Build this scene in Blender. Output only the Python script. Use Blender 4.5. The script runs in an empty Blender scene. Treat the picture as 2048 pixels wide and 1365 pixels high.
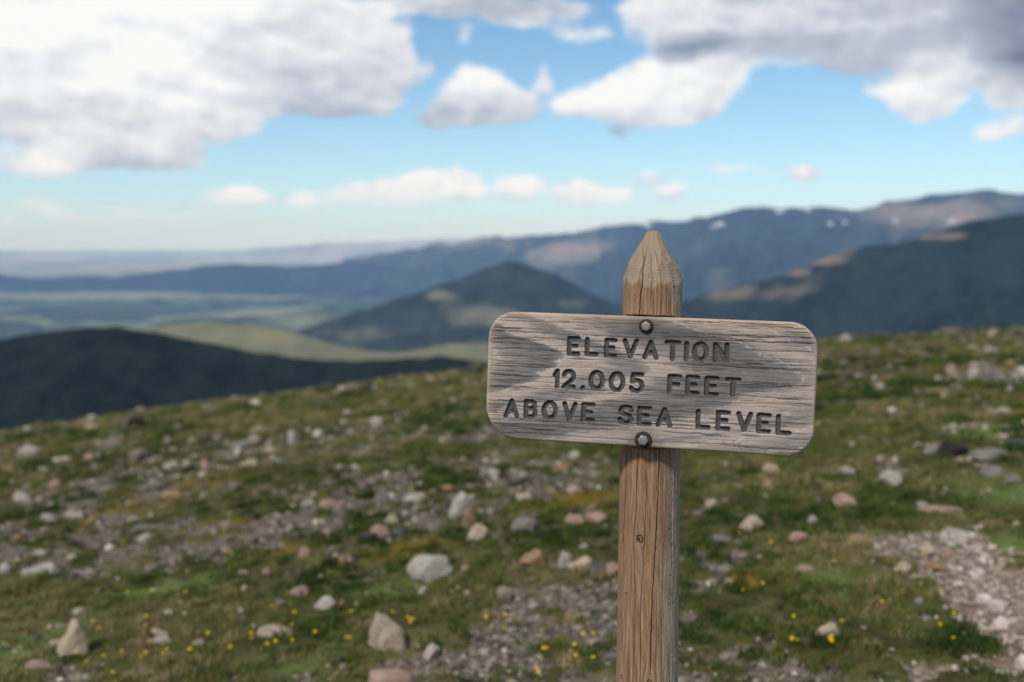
import bpy, bmesh, math, random
import numpy as np
from mathutils import Vector, Matrix, noise as mnoise

random.seed(7)
rng = np.random.default_rng(11)
SC = bpy.context.scene
COL = SC.collection

# ------------------------------------------------------------------ camera
CAM_Z = 1.55                      # eye height above the ground under the camera
FPX = 35 / 36 * 2048              # focal length in photograph pixels
PITCH = math.radians(5.8)
cam_d = bpy.data.cameras.new('camera')
cam = bpy.data.objects.new('camera', cam_d)
COL.objects.link(cam)
SC.camera = cam
cam.location = (0, 0, CAM_Z)
cam.rotation_euler = (math.pi / 2 - PITCH, 0, 0)
cam_d.lens = 35
cam_d.sensor_width = 36
cam_d.clip_start = 0.05
cam_d.clip_end = 120000
cam_d.dof.use_dof = True
cam_d.dof.focus_distance = 1.715
cam_d.dof.aperture_fstop = 2.5

SC.render.engine = 'CYCLES'
SC.cycles.use_denoising = True
SC.cycles.max_bounces = 6
SC.cycles.volume_bounces = 2
SC.cycles.sample_clamp_indirect = 4
SC.view_settings.view_transform = 'Standard'
SC.view_settings.look = 'None'
SC.view_settings.gamma = 1
SC.view_settings.use_curve_mapping = False
SC.view_settings.exposure = 0.0

# ------------------------------------------------------------------ sun
SUN_EL, SUN_AZ = math.radians(48), math.radians(212)     # azimuth clockwise from +Y: behind the camera, to the left
sun_d = bpy.data.lights.new('sun', 'SUN')
sun_d.energy = 3.6
sun_d.angle = math.radians(8)
sun_d.color = (1.0, 0.95, 0.88)
sun = bpy.data.objects.new('sun', sun_d)
COL.objects.link(sun)
sd = Vector((math.sin(SUN_AZ) * math.cos(SUN_EL), math.cos(SUN_AZ) * math.cos(SUN_EL), math.sin(SUN_EL)))
sun.rotation_euler = sd.to_track_quat('Z', 'Y').to_euler()
sun.location = (0, 0, 30)


# ------------------------------------------------------------------ node helpers
class NT:
    def __init__(s, nt):
        s.nt = nt

    def n(s, t, **kw):
        nd = s.nt.nodes.new(t)
        for k, v in kw.items():
            setattr(nd, k, v)
        return nd

    def put(s, sock, v):
        if v is None:
            return
        if hasattr(v, 'is_output') or isinstance(v, bpy.types.NodeSocket):
            s.nt.links.new(v, sock)
        else:
            sock.default_value = v

    def math(s, op, a, b=None, c=None, clamp=False):
        nd = s.n('ShaderNodeMath', operation=op, use_clamp=clamp)
        for i, v in enumerate((a, b, c)):
            s.put(nd.inputs[i], v)
        return nd.outputs[0]

    def vec(s, op, a, b=None, scale=None):
        nd = s.n('ShaderNodeVectorMath', operation=op)
        s.put(nd.inputs[0], a)
        s.put(nd.inputs[1], b)
        if scale is not None:
            s.put(nd.inputs['Scale'], scale)
        return nd.outputs['Value' if op in ('LENGTH', 'DOT_PRODUCT') else 'Vector']

    def noise(s, vec, scale, detail=3, rough=.55, dist=0, col=False):
        nd = s.n('ShaderNodeTexNoise')
        s.put(nd.inputs['Vector'], vec)
        nd.inputs['Scale'].default_value = scale
        nd.inputs['Detail'].default_value = detail
        nd.inputs['Roughness'].default_value = rough
        nd.inputs['Distortion'].default_value = dist
        return nd.outputs['Color' if col else 'Fac']

    def mr(s, v, a, b, c=0., d=1., interp='LINEAR'):
        nd = s.n('ShaderNodeMapRange', interpolation_type=interp)
        s.put(nd.inputs[0], v)
        for i, x in zip((1, 2, 3, 4), (a, b, c, d)):
            s.put(nd.inputs[i], x)
        return nd.outputs[0]

    def mix(s, fac, a, b, blend='MIX'):
        nd = s.n('ShaderNodeMix', data_type='RGBA', blend_type=blend)
        s.put(nd.inputs[0], fac)
        for i, v in ((6, a), (7, b)):
            if isinstance(v, tuple) and len(v) == 3:
                v = v + (1,)
            s.put(nd.inputs[i], v)
        return nd.outputs[2]

    def ramp(s, fac, stops):
        nd = s.n('ShaderNodeValToRGB')
        s.put(nd.inputs[0], fac)
        el = nd.color_ramp.elements
        while len(el) < len(stops):
            el.new(0.5)
        for e, (p, c) in zip(el, stops):
            e.position = p
            e.color = tuple(c) + (1,)
        return nd.outputs[0]

    def attr(s, name, kind='GEOMETRY', out='Fac'):
        nd = s.n('ShaderNodeAttribute', attribute_name=name, attribute_type=kind)
        return nd.outputs[out]

    def sep(s, v):
        nd = s.n('ShaderNodeSeparateXYZ')
        s.put(nd.inputs[0], v)
        return nd.outputs

    def comb(s, x, y, z):
        nd = s.n('ShaderNodeCombineXYZ')
        for i, v in enumerate((x, y, z)):
            s.put(nd.inputs[i], v)
        return nd.outputs[0]


def material(name, rough=.9, spec=.2):
    m = bpy.data.materials.new(name)
    m.use_nodes = True
    nt = m.node_tree
    b = nt.nodes['Principled BSDF']
    b.inputs['Roughness'].default_value = rough
    b.inputs['Specular IOR Level'].default_value = spec
    return m, NT(nt), b


def bump(h, b, height, strength, dist):
    nd = h.n('ShaderNodeBump')
    nd.inputs['Strength'].default_value = strength
    nd.inputs['Distance'].default_value = dist
    h.put(nd.inputs['Height'], height)
    h.put(b.inputs['Normal'], nd.outputs[0])


# ------------------------------------------------------------------ world: Nishita sky and broken cumulus
def pix_dir(X, Y):
    """direction of a photograph pixel (2048 x 1365), world axes"""
    u = (X - 1024) / FPX
    v = (682.5 - Y) / FPX
    return np.array([u, math.cos(PITCH) + v * math.sin(PITCH), -math.sin(PITCH) + v * math.cos(PITCH)])


# cumulus heaps: x, y, half width, half height, brightness (0 grey base .. 1 lit top), weight
HEAPS = [
    (60, 60, 380, 190, .99, 1.3), (330, 110, 150, 210, 1.0, 1.3), (545, 90, 255, 150, .87, 1.2), (680, 150, 150, 86, .78, 1.2),
    (150, 235, 210, 65, .82, .9), (60, 328, 130, 26, 1.0, .9), (130, 295, 80, 50, 1., .9), (300, 240, 170, 60, .96, 1.), (430, 225, 95, 75, .9, .9),
    (250, 312, 150, 36, .74, 1.), (345, 300, 80, 36, .84, .8), (640, 215, 110, 34, .66, .8), (755, 115, 80, 80, .86, .9), (770, 212, 46, 22, .85, .7),
    (860, 8, 300, 32, .86, 1.2), (1120, 28, 220, 22, .9, 1.), (980, 2, 200, 22, .36, 1.2),
    (930, 80, 18, 24, .85, .7), (1150, 80, 46, 18, .92, .7), (1205, 65, 24, 26, .9, .7), (855, 128, 18, 22, .85, .5),
    (955, 182, 80, 62, .92, 1.), (945, 225, 96, 40, .76, .9), (1010, 210, 84, 46, .80, .9), (885, 240, 48, 24, .72, .8), (1090, 162, 28, 32, .86, .55),
    (1320, 168, 98, 70, 1, 1.4), (1428, 158, 74, 52, .98, 1.2), (1240, 195, 100, 50, 1, 1.1), (1165, 215, 64, 30, 1, .9), (1310, 228, 100, 36, .90, .9),
    (1380, 195, 80, 60, .88, .8), (1245, 265, 26, 20, .5, .6),
    (1350, 14, 125, 66, .90, 1.2), (1560, 55, 330, 66, .84, 1.3), (1800, 55, 300, 90, .72, 1.3), (2030, 60, 130, 120, .26, 1.6), (1620, 92, 260, 20, .55, .8),
    (1400, 104, 90, 18, .22, 3.0), (1900, 112, 170, 36, .78, 1.), (1500, 120, 120, 24, .84, .7), (1600, 0, 260, 24, .66, .8),
    (1785, 180, 58, 24, .97, .9), (1850, 195, 80, 54, .95, 1.), (1910, 155, 130, 34, .90, 1.), (2020, 175, 80, 46, .86, 1.1), (1848, 228, 40, 24, .98, .7),
    (1963, 263, 42, 28, .98, .9), (2025, 255, 34, 20, .9, .6),
    (75, 420, 56, 20, .95, .6), (165, 445, 50, 12, .93, .55), (0, 450, 44, 16, .95, .5), (320, 430, 100, 17, .95, .65), (470, 396, 56, 28, .98, .8),
    (602, 405, 36, 18, .97, .8), (760, 388, 100, 30, .97, .9), (840, 368, 50, 36, 1, .8), (920, 368, 46, 38, 1, .8),
    (706, 404, 44, 14, .96, .7), (1030, 374, 52, 22, .97, .75), (1055, 362, 28, 18, 1, .4), (1150, 382, 56, 17, .97, .7), (1172, 370, 40, 17, .98, .5),
    (1228, 378, 28, 15, .98, .6), (1450, 343, 54, 12, .93, .7), (1590, 340, 26, 14, .93, .7), (1350, 382, 30, 10, .9, .3), (1300, 350, 22, 12, .9, .3)]


def heap_field(X, Y):
    """density (0.5 on the outline, changing by 1 over 70 px) and brightness of the heaps"""
    d = np.zeros_like(X)
    b = np.zeros_like(X)
    ws = np.zeros_like(X)
    for cx, cy, rx, ry, br, w in HEAPS:
        q = np.sqrt(((X - cx) / rx) ** 2 + ((Y - cy) / ry) ** 2)
        k = np.clip(.5 + (1 - q) * min(rx, ry) / 46 + (.09 if cy > 320 else 0) + (.10 if ry < 18 and cy > 300 else 0) - max(0, .8 - w) * .2, 0, 1)
        d += k ** 6
        g = np.clip(1.25 - q, 0, 1) ** 2 * w + 1e-6
        b += g * np.clip(br + .10 * np.clip((cy - Y) / ry, -1, 1), .1, 1)
        ws += g
    return np.minimum(d ** (1 / 6), 1.), b / ws


def build_world():
    w = bpy.data.worlds.new('World')
    SC.world = w
    w.use_nodes = True
    nt = w.node_tree
    nt.nodes.clear()
    h = NT(nt)
    out = h.n('ShaderNodeOutputWorld')
    sky = h.n('ShaderNodeTexSky', sky_type='NISHITA', sun_disc=False)
    sky.sun_elevation = SUN_EL
    sky.sun_rotation = SUN_AZ
    sky.altitude = 3600
    sky.air_density = 1.25
    sky.dust_density = 1.2
    sky.ozone_density = 1.4
    tc = h.n('ShaderNodeTexCoord').outputs['Generated']
    dirv = h.vec('NORMALIZE', tc)
    # small turbulence of the look-up direction gives the heaps their cauliflower edges
    wn = h.noise(h.vec('MULTIPLY', dirv, (1, 1, 1.5)), 9.0, 5, .55, col=True)
    warp = h.vec('SCALE', h.vec('SUBTRACT', wn, (.5, .5, .5)), scale=.036)
    dv = h.vec('ADD', dirv, warp)
    x, y, z = h.sep(dv)
    az = h.math('ARCTAN2', x, y)
    el = h.math('ARCSINE', h.math('MAXIMUM', h.math('MINIMUM', z, 1.), -1.))
    A0 = math.radians(36)
    t = h.mr(az, -A0, A0, 0, 1)
    tv = h.comb(t, t, 0.5)
    els = np.radians(np.concatenate([np.arange(0, 8, .5), np.arange(8, 17.1, .8)]))
    M = 130
    ts = np.linspace(0, 1, M)
    col = None
    for i, e in enumerate(els):
        a = (ts * 2 - 1) * A0
        D = np.stack([np.sin(a) * math.cos(e), np.cos(a) * math.cos(e), np.full(M, math.sin(e))], -1)
        dep = D[:, 1] * math.cos(PITCH) - D[:, 2] * math.sin(PITCH)
        X = 1024 + FPX * D[:, 0] / dep
        Y = 682.5 - FPX * (D[:, 1] * math.sin(PITCH) + D[:, 2] * math.cos(PITCH)) / dep
        d, b = heap_field(X, Y)
        cv = h.n('ShaderNodeRGBCurve')
        for ci, arr in ((0, d), (1, b)):
            c = cv.mapping.curves[ci]
            c.points[0].location = (0, float(arr[0]))
            c.points[1].location = (1, float(arr[-1]))
            for k in range(1, M - 1):
                c.points.new(float(ts[k]), float(arr[k]))
            for pt in c.points:
                pt.handle_type = 'VECTOR'
        cv.mapping.update()
        h.put(cv.inputs['Color'], tv)
        if col is None:
            col = cv.outputs[0]
        else:
            f = h.mr(el, float(els[i - 1]), float(e))
            col = h.mix(f, col, cv.outputs[0])
    sep = h.n('ShaderNodeSeparateColor')
    h.put(sep.inputs[0], col)
    dens, bri = sep.outputs[0], sep.outputs[1]
    # the same broken cloud goes on overhead and all round
    dx, dy, dz = h.sep(dirv)
    zz = h.math('ADD', h.math('MAXIMUM', dz, 0.0), .12)
    plane = h.comb(h.math('DIVIDE', dx, zz), h.math('DIVIDE', dy, zz), 0.)
    gen = h.noise(plane, 0.9, 6, .55)
    gden = h.mr(gen, .38, .62, .2, .95)
    gbri = h.mr(h.noise(plane, 1.7, 4, .5), .3, .7, .45, 1.)
    inside = h.math('MULTIPLY', h.math('MULTIPLY', h.mr(h.math('ABSOLUTE', az), A0 * .86, A0 * .99, 1, 0), h.mr(el, math.radians(15), math.radians(17), 1, 0)), 1.)
    dens = h.math('ADD', h.math('MULTIPLY', dens, inside), h.math('MULTIPLY', gden, h.math('SUBTRACT', 1., inside)))
    bri = h.math('ADD', h.math('MULTIPLY', bri, inside), h.math('MULTIPLY', gbri, h.math('SUBTRACT', 1., inside)))
    fine_v = h.vec('MULTIPLY', dirv, (1, 1, 1.7))
    fine = h.noise(fine_v, 19, 5, .58)
    fine_up = h.noise(h.vec('ADD', fine_v, (-.008, 0, .020)), 19, 5, .58)
    relief = h.math('SUBTRACT', fine, fine_up)
    d2 = h.math('ADD', dens, h.math('MULTIPLY', h.math('SUBTRACT', fine, .5), .95))
    mask = h.mr(d2, .45, .82, 0, 1, 'SMOOTHSTEP')
    mask = h.math('MULTIPLY', mask, h.mr(dz, -.01, .05, 0, 1))
    br2 = h.math('ADD', bri, h.math('MULTIPLY', relief, .5))
    br2 = h.math('ADD', br2, h.math('MULTIPLY', h.math('SUBTRACT', h.noise(fine_v, 8, 3, .5), .5), .18))
    ccol = h.ramp(br2, [(0.2, (.15, .18, .26)), (.5, (.34, .38, .48)), (.72, (.50, .545, .64)), (.86, (.74, .77, .83)), (1.0, (.98, .99, 1.0))])
    skc = h.vec('MULTIPLY', sky.outputs[0], (.68, .935, .99))
    # thin whitish mist low over the horizon, as the photograph shows all along it
    veil = h.math('MULTIPLY', h.math('POWER', 2.718, h.math('MULTIPLY', h.math('MAXIMUM', dz, 0.), -12.)), .86)
    skc = h.mix(veil, skc, tuple(c / SKY_STRENGTH for c in (.64, .775, .90)))
    skb = h.n('ShaderNodeBackground')
    h.put(skb.inputs[0], skc)
    skb.inputs[1].default_value = SKY_STRENGTH
    clb = h.n('ShaderNodeBackground')
    h.put(clb.inputs[0], ccol)
    clb.inputs[1].default_value = 1.0
    ms = h.n('ShaderNodeMixShader')
    h.put(ms.inputs[0], mask)
    h.put(ms.inputs[1], skb.outputs[0])
    h.put(ms.inputs[2], clb.outputs[0])
    h.put(out.inputs[0], ms.outputs[0])
    w.cycles.sampling_method = 'MANUAL'
    w.cycles.sample_map_resolution = 512


SKY_STRENGTH = 0.13
build_world()


# ------------------------------------------------------------------ mesh helpers
def link(name, me, mat=None, parent=None, **props):
    o = bpy.data.objects.new(name, me)
    COL.objects.link(o)
    if mat is not None and me is not None and len(me.materials) == 0:
        me.materials.append(mat)
    if parent is not None:
        o.parent = parent
    for k, v in props.items():
        o[k] = v
    return o


def mesh_np(name, V, Fq, smooth=True, attrs=None, cattrs=None):
    """V (n,3), Fq (m,3|4) int"""
    me = bpy.data.meshes.new(name)
    V = np.ascontiguousarray(V, dtype=np.float32)
    Fq = np.ascontiguousarray(Fq, dtype=np.int32)
    k = Fq.shape[1]
    me.vertices.add(len(V))
    me.vertices.foreach_set('co', V.ravel())
    me.loops.add(Fq.size)
    me.loops.foreach_set('vertex_index', Fq.ravel())
    me.polygons.add(len(Fq))
    me.polygons.foreach_set('loop_start', np.arange(0, Fq.size, k, dtype=np.int32))
    me.polygons.foreach_set('loop_total', np.full(len(Fq), k, dtype=np.int32))
    me.update(calc_edges=True)
    me.validate()
    me.polygons.foreach_set('use_smooth', np.full(len(me.polygons), smooth))
    for nm, arr in (attrs or {}).items():
        a = me.attributes.new(nm, 'FLOAT', 'POINT')
        a.data.foreach_set('value', np.ascontiguousarray(arr, dtype=np.float32).ravel())
    me.update()
    return me


def grid_faces(nr, nc, wrap=False):
    i = np.arange(nr - 1)[:, None]
    j = np.arange(nc if wrap else nc - 1)[None, :]
    jn = (j + 1) % nc
    a = i * nc + j
    b = i * nc + jn
    c = (i + 1) * nc + jn
    d = (i + 1) * nc + j
    return np.stack([a, b, c, d], -1).reshape(-1, 4)


def hash2(ix, iy, seed):
    n = (ix.astype(np.int64) * 374761393 + iy.astype(np.int64) * 668265263 + seed * 974711) & 0x7fffffff
    n = ((n ^ (n >> 13)) * 1274126177) & 0x7fffffff
    n = (n ^ (n >> 16))
    return (n & 0xffff) / 65535.0


def vn(x, y, seed=0):
    x = np.asarray(x, dtype=np.float64)
    y = np.asarray(y, dtype=np.float64)
    ix = np.floor(x)
    iy = np.floor(y)
    fx = x - ix
    fy = y - iy
    fx = fx * fx * fx * (fx * (fx * 6 - 15) + 10)
    fy = fy * fy * fy * (fy * (fy * 6 - 15) + 10)
    a = hash2(ix, iy, seed)
    b = hash2(ix + 1, iy, seed)
    c = hash2(ix, iy + 1, seed)
    d = hash2(ix + 1, iy + 1, seed)
    return (a * (1 - fx) + b * fx) * (1 - fy) + (c * (1 - fx) + d * fx) * fy


def fbm(x, y, seed=0, oct=4, gain=.5):
    s = 0.
    a = 1.
    t = 0.
    cs, sn = math.cos(.6), math.sin(.6)
    for o in range(oct):
        s = s + a * vn(x, y, seed + o * 17)
        t += a
        a *= gain
        x, y = (x * cs - y * sn) * 2.03 + 5.3, (x * sn + y * cs) * 2.03 + 1.7
    return s / t


def sstep(a, b, x):
    t = np.clip((x - a) / (b - a), 0, 1)
    return t * t * (3 - 2 * t)


# ------------------------------------------------------------------ the near ground: a tilted, rounded summit shoulder
GA, GB, GK = .100, -.023, .0019


def ground_macro(x, y):
    r2 = x * x + y * y
    r = np.sqrt(r2)
    rr = np.minimum(r, 90.)
    q = GK * rr * rr + np.maximum(r - 90., 0) * .36
    sc = rr / np.maximum(r, 1e-6)
    z = GA * x * sc + GB * y * sc - q
    z = z + .22 * (fbm(x * .11 + 3, y * .11, 5, 3) - .5) * np.clip(r / 12, 0, 1) + .07 * (fbm(x * .55, y * .55 + 9, 8, 2) - .5)
    return z


_TT = np.geomspace(2.0, 60, 420)


def pix_ground(X, Y):
    """where the ray through photograph pixel X,Y meets the summit ground"""
    d = pix_dir(X, Y)
    h_ = CAM_Z + d[2] * _TT - ground_macro(d[0] * _TT, d[1] * _TT)
    i = int(np.argmax(h_ < 0))
    if h_[i] >= 0:
        return None
    t = _TT[i - 1] + (_TT[i] - _TT[i - 1]) * h_[i - 1] / (h_[i - 1] - h_[i]) if i else _TT[0]
    return float(d[0] * t), float(d[1] * t), float(t)


# bare gravel (+) and turf (-) areas, from pixel ellipses carried to the ground: x, y, half width, half height, strength
PATCHES = [
    (330, 940, 420, 60, .55), (120, 1100, 260, 38, .6), (430, 1090, 230, 30, .5), (650, 1050, 160, 30, .45), (930, 945, 260, 26, .5), (1110, 975, 160, 22, .5),
    (700, 1110, 130, 22, .3), (1040, 1300, 190, 60, .75), (1130, 1215, 110, 50, .65), (900, 1340, 160, 40, .5), (760, 1000, 150, 20, .3),
    (2010, 1230, 74, 125, 1.5), (1960, 1150, 50, 46, 1.1), (1890, 1070, 60, 50, .8), (1870, 1000, 60, 40, .7), (1900, 930, 80, 22, .6), (2020, 1340, 90, 40, 1.0),
    (1830, 1360, 80, 14, .6), (1430, 935, 90, 20, .4), (1430, 1110, 100, 14, .7), (1650, 770, 110, 20, .45), (1500, 1330, 140, 34, .4), (1650, 985, 120, 14, .25),
    (1975, 750, 30, 40, .4), (70, 1225, 120, 14, .35), (300, 905, 200, 16, .3), (1080, 1140, 60, 16, .5), (1700, 685, 300, 12, .35), (1260, 1250, 50, 60, .4),
    (300, 1250, 430, 70, -.6), (480, 1120, 200, 40, -.5), (560, 1160, 180, 40, -.5), (640, 1250, 130, 40, -.4), (820, 1110, 120, 20, -.5), (900, 1180, 60, 40, -.4),
    (1180, 1010, 90, 20, -.6), (700, 1000, 190, 14, -.4), (1150, 1100, 90, 12, -.5), (1560, 1200, 240, 130, -.55), (1600, 1040, 240, 40, -.4), (1500, 900, 260, 60, -.3),
    (1750, 820, 260, 60, -.45), (2000, 1000, 80, 34, -.9), (2030, 1100, 50, 18, -.7), (2030, 1240, 40, 16, -.8), (1780, 1230, 100, 90, -.4), (500, 830, 500, 22, -.35),
    (1030, 1255, 60, 20, -.4), (1180, 1330, 70, 40, -.5), (970, 1095, 60, 20, -.3), (380, 1080, 90, 24, -.3), (1090, 905, 200, 20, -.25), (830, 970, 60, 14, -.3)]
# cushions of their own tint: x, y, half width, half height, kind (0 lime, 1 ochre moss)
TINTS = [(2000, 990, 90, 40, 0), (2030, 1100, 60, 20, 0), (600, 1345, 80, 26, 0), (770, 1188, 50, 18, 0), (1740, 1090, 40, 20, 0), (60, 1310, 90, 60, 0), (1960, 870, 60, 20, 0),
         (1170, 1010, 90, 22, 1), (820, 1108, 70, 18, 1), (210, 1035, 60, 16, 1), (560, 1115, 60, 14, 1), (430, 1060, 50, 16, 1), (400, 970, 60, 12, 1), (620, 1000, 50, 10, 1),
         (330, 1190, 120, 16, 0), (1500, 1170, 70, 18, 1), (1650, 1160, 60, 30, 0)]


def to_ground(lst):
    out = []
    for e in lst:
        p = pix_ground(e[0], e[1])
        if p is None:
            continue
        q1 = pix_ground(e[0], min(e[1] + e[3], 1500))
        q0 = pix_ground(e[0], e[1] - e[3])
        rx = e[2] / FPX * p[2]
        y0 = q0[1] if q0 else p[1] + 6
        ry = max((y0 - q1[1]) * .5, rx * .35)
        out.append((p[0], p[1], rx, ry, e[4]))
    return out


G_PATCH = to_ground(PATCHES)
G_TINT = to_ground(TINTS)


def cover(x, y):
    """1 turf .. 0 bare gravel"""
    b = np.zeros_like(x)
    wx = x + .35 * (fbm(x * 1.3, y * 1.3, 31, 3) - .5) * np.clip(y / 5, .6, 3)
    wy = y + .5 * (fbm(x * 1.3 + 40, y * 1.3, 32, 3) - .5) * np.clip(y / 5, .6, 3)
    for px, py, rx, ry, s in G_PATCH:
        b = b + s * np.exp(-(((wx - px) / rx) ** 2 + ((wy - py) / ry) ** 2) * .8)
    n = fbm(x * 2.1, y * 1.7, 33, 4) - .5
    n2 = fbm(x * .6, y * .5, 37, 3) - .5
    n3 = fbm(x * 7, y * 7, 39, 2) - .5
    n4 = fbm(x * 19, y * 17, 41, 2) - .5
    return sstep(-.30, .28, .21 - b * .56 + n * 1.15 + n2 * .5 + n3 * 1.15 + n4 * .85)


def tintmap(x, y):
    l = np.zeros_like(x)
    o = np.zeros_like(x)
    for px, py, rx, ry, k in G_TINT:
        g = np.exp(-(((x - px) / rx) ** 2 + ((y - py) / ry) ** 2))
        if k == 0:
            l = l + g
        else:
            o = o + g
    return np.clip(l, 0, 1), np.clip(o, 0, 1)


def ground_full(x, y, veg=None):
    if veg is None:
        veg = cover(x, y)
    z = ground_macro(x, y)
    r = np.sqrt(x * x + y * y)
    f = np.clip(1.5 - r / 40, .3, 1)
    z = z + veg * (.012 + .040 * fbm(x * 5, y * 5, 51, 2)) * f
    z = z + (1 - veg) * .022 * (fbm(x * 22, y * 22, 52, 3) - .5) * f
    return z


def build_ground():
    az = np.concatenate([np.linspace(-180, -36, 60)[:-1], np.linspace(-36, 36, 760)[:-1], np.linspace(36, 180, 60)[:-1]]) * math.pi / 180
    r = np.concatenate([[.02, .5, 1, 1.5, 2, 2.4, 2.7], np.geomspace(3.0, 60, 430), np.geomspace(62, 2600, 46)])
    R, A = np.meshgrid(r, az, indexing='ij')
    x = R * np.sin(A)
    y = R * np.cos(A)
    veg = cover(x, y)
    z = ground_full(x, y, veg)
    l, o = tintmap(x, y)
    me = mesh_np('ground', np.stack([x, y, z], -1).reshape(-1, 3), grid_faces(len(r), len(az), True)[:, ::-1], True,
                 {'veg': veg, 'lime': l, 'ochre': o})
    m, h, b = material('tundra_ground', .95, .1)
    pos = h.n('ShaderNodeNewGeometry').outputs['Position']
    va = h.attr('veg')
    n1 = h.noise(pos, 34, 4, .65)
    n2 = h.noise(pos, 3.2, 4, .6)
    n3 = h.noise(pos, 90, 3, .7)
    n4 = h.noise(pos, 9, 3, .6)
    vor = h.n('ShaderNodeTexVoronoi', feature='F1')
    h.put(vor.inputs['Vector'], pos)
    vor.inputs['Scale'].default_value = 42
    vc = h.n('ShaderNodeSeparateColor')
    h.put(vc.inputs[0], vor.outputs['Color'])
    gravel = h.ramp(vc.outputs[0], [(0, (.036, .030, .022)), (.35, (.078, .066, .050)), (.62, (.135, .115, .088)), (.85, (.22, .188, .145)), (1, (.38, .33, .26))])
    gravel = h.mix(h.mr(n2, .4, .65), gravel, h.mix(.6, gravel, (.15, .11, .085)))
    gravel = h.mix(h.mr(n4, .35, .75, 0, .5), gravel, (.09, .078, .07), 'MIX')
    gx = h.sep(pos)
    pale = h.math('MULTIPLY', h.mr(h.math('SUBTRACT', gx[0], h.math('MULTIPLY', gx[1], .30)), .15, .9), h.mr(gx[1], 6., 13., 1., 0.))
    gravel = h.mix(h.math('MULTIPLY', pale, .75), gravel, h.mix(1., gravel, (1.9, 1.75, 1.6), 'MULTIPLY'))
    turf = h.ramp(h.math('ADD', h.math('MULTIPLY', n1, .5), h.math('MULTIPLY', n2, .5)),
                  [(.34, (.022, .019, .008)), (.45, (.048, .046, .014)), (.56, (.082, .078, .027)), (.68, (.14, .115, .055))])
    turf = h.mix(h.math('MULTIPLY', h.attr('lime'), .6), turf, h.mix(n3, (.10, .14, .03), (.19, .23, .08)))
    turf = h.mix(h.math('MULTIPLY', h.attr('ochre'), .65), turf, h.mix(n3, (.12, .09, .01), (.24, .17, .03)))
    edge = h.mr(h.math('ADD', va, h.math('MULTIPLY', h.math('SUBTRACT', n1, .5), .9)), .35, .65)
    h.put(b.inputs['Base Color'], h.mix(edge, gravel, turf))
    hh = h.math('ADD', h.math('MULTIPLY', vor.outputs['Distance'], -.6), h.math('MULTIPLY', n3, .6))
    bump(h, b, hh, .7, .012)
    o_ = link('ground', me, m, kind='structure', label='rounded stony tundra summit of gravel and short turf')
    return o_


build_ground()


# ------------------------------------------------------------------ ridges and valley
def ridge(name, label, prof, dist, base, slope, mat, jag=4., gul=.10, seed=1, depth=.55, rows=90, span=None, cov=None, back=.5, wide=1.0):
    """a mountain ridge: crest profile given as direction points, its real distance, flanks falling to the valley"""
    px = np.array([p[0] for p in prof], float)
    py = np.array([p[1] for p in prof], float)
    X = np.linspace(px[0], px[-1], int((px[-1] - px[0]) / 5))
    # smooth interpolation of the crest
    Y = np.interp(X, px, py)
    k = np.hanning(13)
    k /= k.sum()
    Yp = np.convolve(np.pad(Y, 6, mode='edge'), k, mode='valid')
    u = (X - 1024) / FPX
    v = (682.5 - Yp) / FPX
    fy = math.cos(PITCH) + v * math.sin(PITCH)
    fz = -math.sin(PITCH) + v * math.cos(PITCH)
    tanx = u / fy
    hl = np.sqrt(tanx ** 2 + 1)
    tel = (fz / fy)                # height per metre of forward distance
    D = np.interp(X, [d[0] for d in dist], [d[1] for d in dist]) if isinstance(dist, list) else np.full(len(X), float(dist))
    t = np.concatenate([-np.linspace(1, 0, rows) ** 1.3 * depth, np.linspace(0, 1, rows // 3)[1:] ** 1.2 * back])
    T, J = np.meshgrid(t, np.arange(len(X)), indexing='ij')
    DD = D[J]
    yy = DD * (1 + T)
    xx = tanx[J] * yy
    zc = CAM_Z + tel[J] * DD
    drop = np.abs(T) * DD
    s = 1 / DD.mean() * 14
    n = fbm(xx * s, yy * s * .8, seed, 5)
    rid = 1 - np.abs(2 * fbm(xx * s * .7 + 11, yy * s * .35, seed + 3, 4) - 1)
    z = zc - drop * slope * (1 + .5 * (n - .5)) - (DD * .004) * sstep(0, .03, np.abs(T))
    z = z + drop * gul * 3.6 * (rid - .80) * np.where(T < 0, 1, .3)
    z = z + jag / FPX * DD * (fbm(xx * s * 3, yy * s * 3, seed + 9, 4, .6) - .5) * 2
    z = np.maximum(z, CAM_Z + base + 14 * (n - .5))
    hgt = (z - (CAM_Z + base))
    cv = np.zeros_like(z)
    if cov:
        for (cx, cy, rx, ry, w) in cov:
            # open ground, with sunlit and cloud-shaded areas painted in, placed on the flank by direction to their centre
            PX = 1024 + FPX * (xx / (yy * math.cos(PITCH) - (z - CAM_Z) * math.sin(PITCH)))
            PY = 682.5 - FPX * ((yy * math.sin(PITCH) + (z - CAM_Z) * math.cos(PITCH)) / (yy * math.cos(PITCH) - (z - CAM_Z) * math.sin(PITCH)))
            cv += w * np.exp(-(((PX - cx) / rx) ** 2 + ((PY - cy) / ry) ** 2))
    V = np.stack([xx, yy, z], -1).reshape(-1, 3)
    me = mesh_np(name, V, grid_faces(len(t), len(X)), True, {'open': cv, 'fine': n})
    return link(name, me, mat, kind='structure', label=label)


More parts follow.
